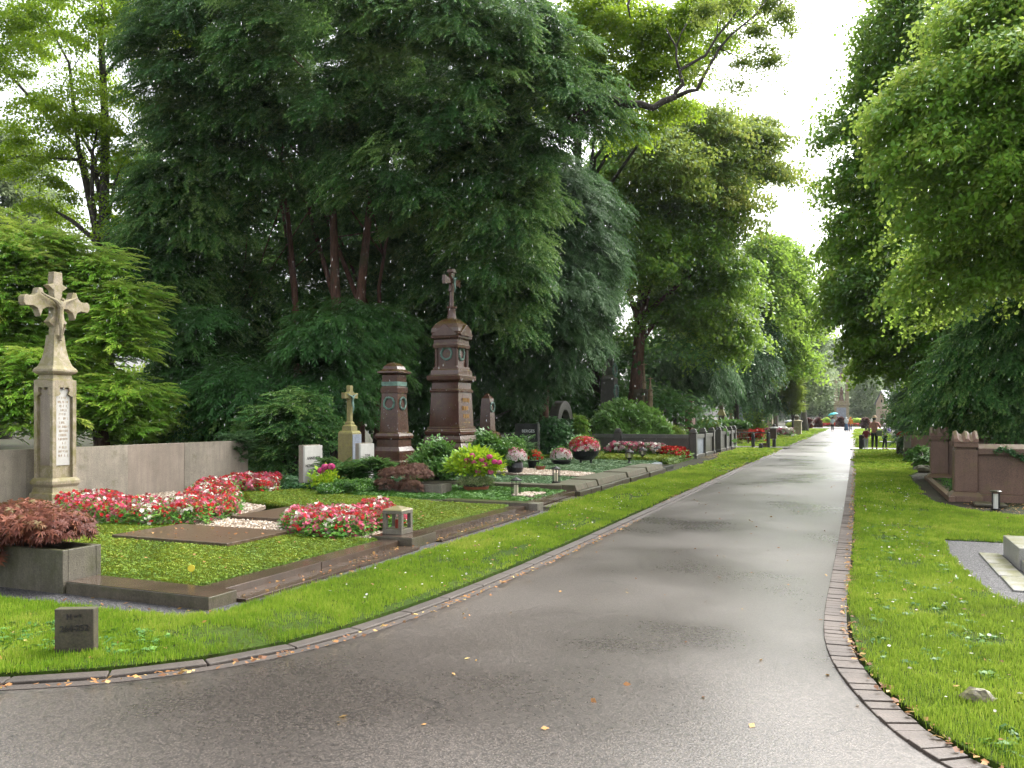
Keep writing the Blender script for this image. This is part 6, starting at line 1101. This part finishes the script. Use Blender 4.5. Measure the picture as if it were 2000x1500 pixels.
x, y = pu.location[0] + .17, pu.location[1] + .18; um = thing('umbrella', 'tilted turquoise umbrella held over the far walker', 'umbrella', (x, y, 1.35)); um.rotation_euler = (0, math.radians(-14), 0)
MB().tube([(0, 0, -.05), (0, 0, .75)], .012, 6).build('shaft', M_IRON, um); m = MB(); R2 = []
for rr_, zz in ((.02, .78), (.25, .74), (.46, .64), (.58, .52)):
    R2 += [(rr_ * math.cos(i * math.pi / 4) * (1), rr_ * math.sin(i * math.pi / 4), zz) for i in range(8)]
m.add(R2, [(j * 8 + i, (j + 1) * 8 + i, (j + 1) * 8 + (i + 1) % 8, j * 8 + (i + 1) % 8) for j in range(3) for i in range(8)] + [tuple(range(8))]); m.build('canopy', C('turquoise cloth', (.05, .42, .46)), um)
pw = person(1653, 92, 1.62, .0, 'walker in white hooded jacket and long blue skirt pushing a pushchair', C('white jacket', (.55, .57, .60)), C('blue denim', (.04, .09, .17)), black, hairb, (((-.03, .12, -.25), (.02, .34, -.40)), ((.03, .12, -.25), (-.02, .34, -.40))), .12, z=0.0, skirt=C('blue denim skirt', (.04, .09, .17)), hood=C('white hood', (.60, .62, .64)))
pc = thing('pushchair', 'dark pushchair in front of the walker in white', 'pushchair', (pw.location[0], pw.location[1] + .65, 0)); MB().box(-.2, .2, -.2, .25, .32, .62).build('seat', black, pc, .03); m = MB(); m.tube([(-.22, -.4, 1.0), (-.2, 0, .5), (-.24, .35, .12)], .015, 5); m.tube([(.22, -.4, 1.0), (.2, 0, .5), (.24, .35, .12)], .015, 5); m.tube([(-.22, -.4, 1.0), (.22, -.4, 1.0)], .015, 5); m.build('frame', M_IRON, pc)
for sx in (-.27, .27):
    for sy in (-.25, .36): MB().ring((sx, sy, .10), .08, .022, 'x', 14, 6).build('wheel', black, pc)
person(1661, 92, 1.62, .05, 'walker in long orange hooded raincoat beside the white-hooded walker', C('orange raincoat', (.60, .20, .015)), C('blue trousers', (.04, .07, .14)), black, hairb, (down, downR), .14, z=0.0, coat=.25, hood=C('orange hood', (.62, .20, .02)))

# ================================================================ fallen leaves, clover, rain
def litter(name, label, zones, seed=1):
    r = np.random.default_rng(seed); Q = []; Z = []
    for poly, n, z in zones: q = rnd_in(poly, n, seed + n); Q.append(q); Z.append(np.full(n, z))
    q = np.concatenate(Q); z = np.concatenate(Z); n = len(q); d = -S_ * q[:, 0] + C_ * q[:, 1]; T = t_leaves(1, .0001, 1, 1, .6, 2, tilt=.0)
    V = np.array([(-.5, 0, .05), (-.1, .32, .12), (.5, 0, 0), (-.1, -.32, .02)]); T = (V, np.array([[0, 1, 2, 3]]), np.zeros(1)); an = r.uniform(0, 6.28, n)
    M = frames(np.stack([np.cos(an), np.sin(an), r.normal(0, .25, n)], 1), r.normal(0, .35, n)); o = npmesh(name, *scatter(T, np.column_stack([q, z + .006]), M, r.uniform(.022, .06, n), np.clip(r.normal(.5, .25, n), 0, 1)), M_FALL); return props(o, label, 'leaves', kind='stuff')
Lw = lambda a_, b_, y0, y1: [p for p in offset(LEFT, a_) if y0 < p[1] < y1] + [p for p in offset(LEFT, b_) if y0 < p[1] < y1][::-1]
Rw = lambda a_, b_, y0, y1: [p for p in offset(RIGHT, a_) if y0 < p[1] < y1] + [p for p in offset(RIGHT, b_) if y0 < p[1] < y1][::-1]
dn = lambda pts: [pts[0]] + pts[1:]
Rl = [(-.03, 50), (.02, 50), (.02, 7.6), (-.10, 7.6)]
litter('fallen_leaves', 'brown and yellow fallen leaves scattered over verges, kerbs and steps', [(LAWN_L, 800, .055), (LAWN_R, 800, .055), (Rw(.14, .25, 3, 11), 750, .03), ([(-.12, 10), (.06, 10), (.06, 48), (-.10, 48)], 1500, .035), (Lw(.10, .20, 3, 14), 420, .035), ([(-3.72, 14), (-3.5, 14), (-3.56, 48), (-3.78, 48)], 500, .035), ([(-5.48, 6.1), (-5.22, 6.1), (-5.22, 13.6), (-5.48, 13.6)], 130, .055), ([(-5.2, 6), (-5.0, 6), (-4.97, 14), (-5.2, 14)], 150, .022), ([(-9.1, 8.05), (-7.25, 8.05), (-7.25, 9.15), (-9.1, 9.15)], 55, .166), ([(-7.0, 5.2), (-5.2, 5.2), (-5.2, 5.62), (-7, 5.62)], 30, .02), ([(-3.3, 3.5), (.2, 5), (-.4, 22), (-3.4, 22)], 120, .0), (lit, 900, -.01), ([(-6, 34), (-5.1, 34), (-5.5, 45), (-6, 45)], 700, .01), ([(1.6, 9), (3.4, 9), (3.2, 12.8), (1.9, 12.8)], 60, .02), ([(-13.6, 6.1), (-5.9, 6.1), (-5.9, 13.6), (-11, 13.6)], 220, .155), ([(1.5, 29), (2.6, 29), (2.6, 44), (1.6, 44)], 500, .04), ([(-20, 18), (-8, 26), (-8, 40), (-24, 40)], 500, .1)], 140)
r = np.random.default_rng(9)
def specks(name, label, poly, n, mat, z, sz, seed):
    q = rnd_in(poly, n, seed); o = npmesh(name, *scatter(blossom(1.0, 5), np.column_stack([q, np.full(n, z)]), frames(np.tile([[1., 0, 0]], (n, 1)), r.normal(0, .4, n)), r.uniform(.5, 1.2, n) * sz, np.full(n, .9)), mat); return props(o, label, 'clover', kind='stuff')
specks('clover_flowers', 'tiny white clover flowers dotted in the right verge', [(.1, 5.5), (1.6, 5.0), (1.0, 12), (1.2, 24), (.1, 24)], 150, M_WHITF, .075, .014, 141)
specks('clover_flowers', 'tiny white clover flowers dotted in the left verge', [(-3.8, 6), (-4.9, 6), (-4.9, 22), (-3.8, 22)], 120, M_WHITF, .075, .013, 142)
def weeds(name, label, poly, n, seed, L=.05):
    q = rnd_in(poly, n, seed); rr = np.random.default_rng(seed); an = rr.uniform(0, 6.28, n); o = npmesh(name, *scatter(t_leaves(7, L * .8, .4, L, L * .55, 4), np.column_stack([q, np.full(n, .055)]), frames(np.stack([np.cos(an), np.sin(an), 0 * an + .2], 1)), rr.uniform(.6, 1.4, n), rr.uniform(.2, .8, n)), M_CARP2); return props(o, label, 'weeds', kind='stuff')
weeds('weeds', 'broad-leaved weeds in the grass at the lower right corner', [(.6, 4.7), (3, 4.2), (3, 6.5), (1.2, 6.5)], 420, 143); weeds('weeds', 'broad-leaved weeds in the grass at the lower left', [(-9, 3.2), (-4.6, 4.4), (-5, 4.9), (-9, 4.2)], 380, 144); weeds('weeds', 'scattered low weeds in the verge beside the brick edging', [(.1, 6), (1.0, 6), (.95, 14), (.1, 14)], 200, 145)
# rain: falling drops, each a little elongated bead of water in the air
n = 6500; r = np.random.default_rng(21); d = 5 + 17 * r.random(n) ** .7; xc = r.uniform(-.66, .66, n) * d; zz = r.uniform(.4, 1, n); zz = EYE + d * (-.03 + .55 * r.random(n)); X = -S_ * d + C_ * xc; Y = C_ * d + S_ * xc
keep = (X < 1.5); X, Y, zz, d = X[keep], Y[keep], zz[keep], d[keep]; n = len(X)
V = np.array([(0, 0, 2.6), (.5, 0, .0), (0, .5, 0), (-.5, 0, 0), (0, -.5, 0), (0, 0, -2.2)]); F = np.array([(0, 1, 2), (0, 2, 3), (0, 3, 4), (0, 4, 1), (5, 2, 1), (5, 3, 2), (5, 4, 3), (5, 1, 4)])
M = np.tile(np.eye(3)[None], (n, 1, 1)); M[:, 0, 2] = .06
t = NT('rain drop'); t.principled((.92, .94, .96), .15, Transmission_Weight=.7, IOR=1.33); M_RAIN = t.m
o = npmesh('rain', *scatter((V, F, np.zeros(8)), np.column_stack([X, Y, zz]), M, r.uniform(.0025, .0062, n), np.full(n, .5)), M_RAIN); props(o, 'rain drops falling in front of the dark yews', 'rain', kind='stuff')
# ---------------------------------------------------------------- haze (drizzle)
hz = MB().box(-330, 330, -60, 420, -1.2, 60).build('haze', None); props(hz, 'thin rain mist filling the air over the cemetery', 'haze', kind='stuff')
t = NT('rain mist'); vp = t.new('ShaderNodeVolumePrincipled'); vp.inputs['Color'].default_value = (.92, .96, 1, 1); vp.inputs['Density'].default_value = .00015
vp.inputs['Anisotropy'].default_value = .2; t.link(vp.outputs[0], t.out.inputs['Volume']); hz.data.materials.append(t.m)
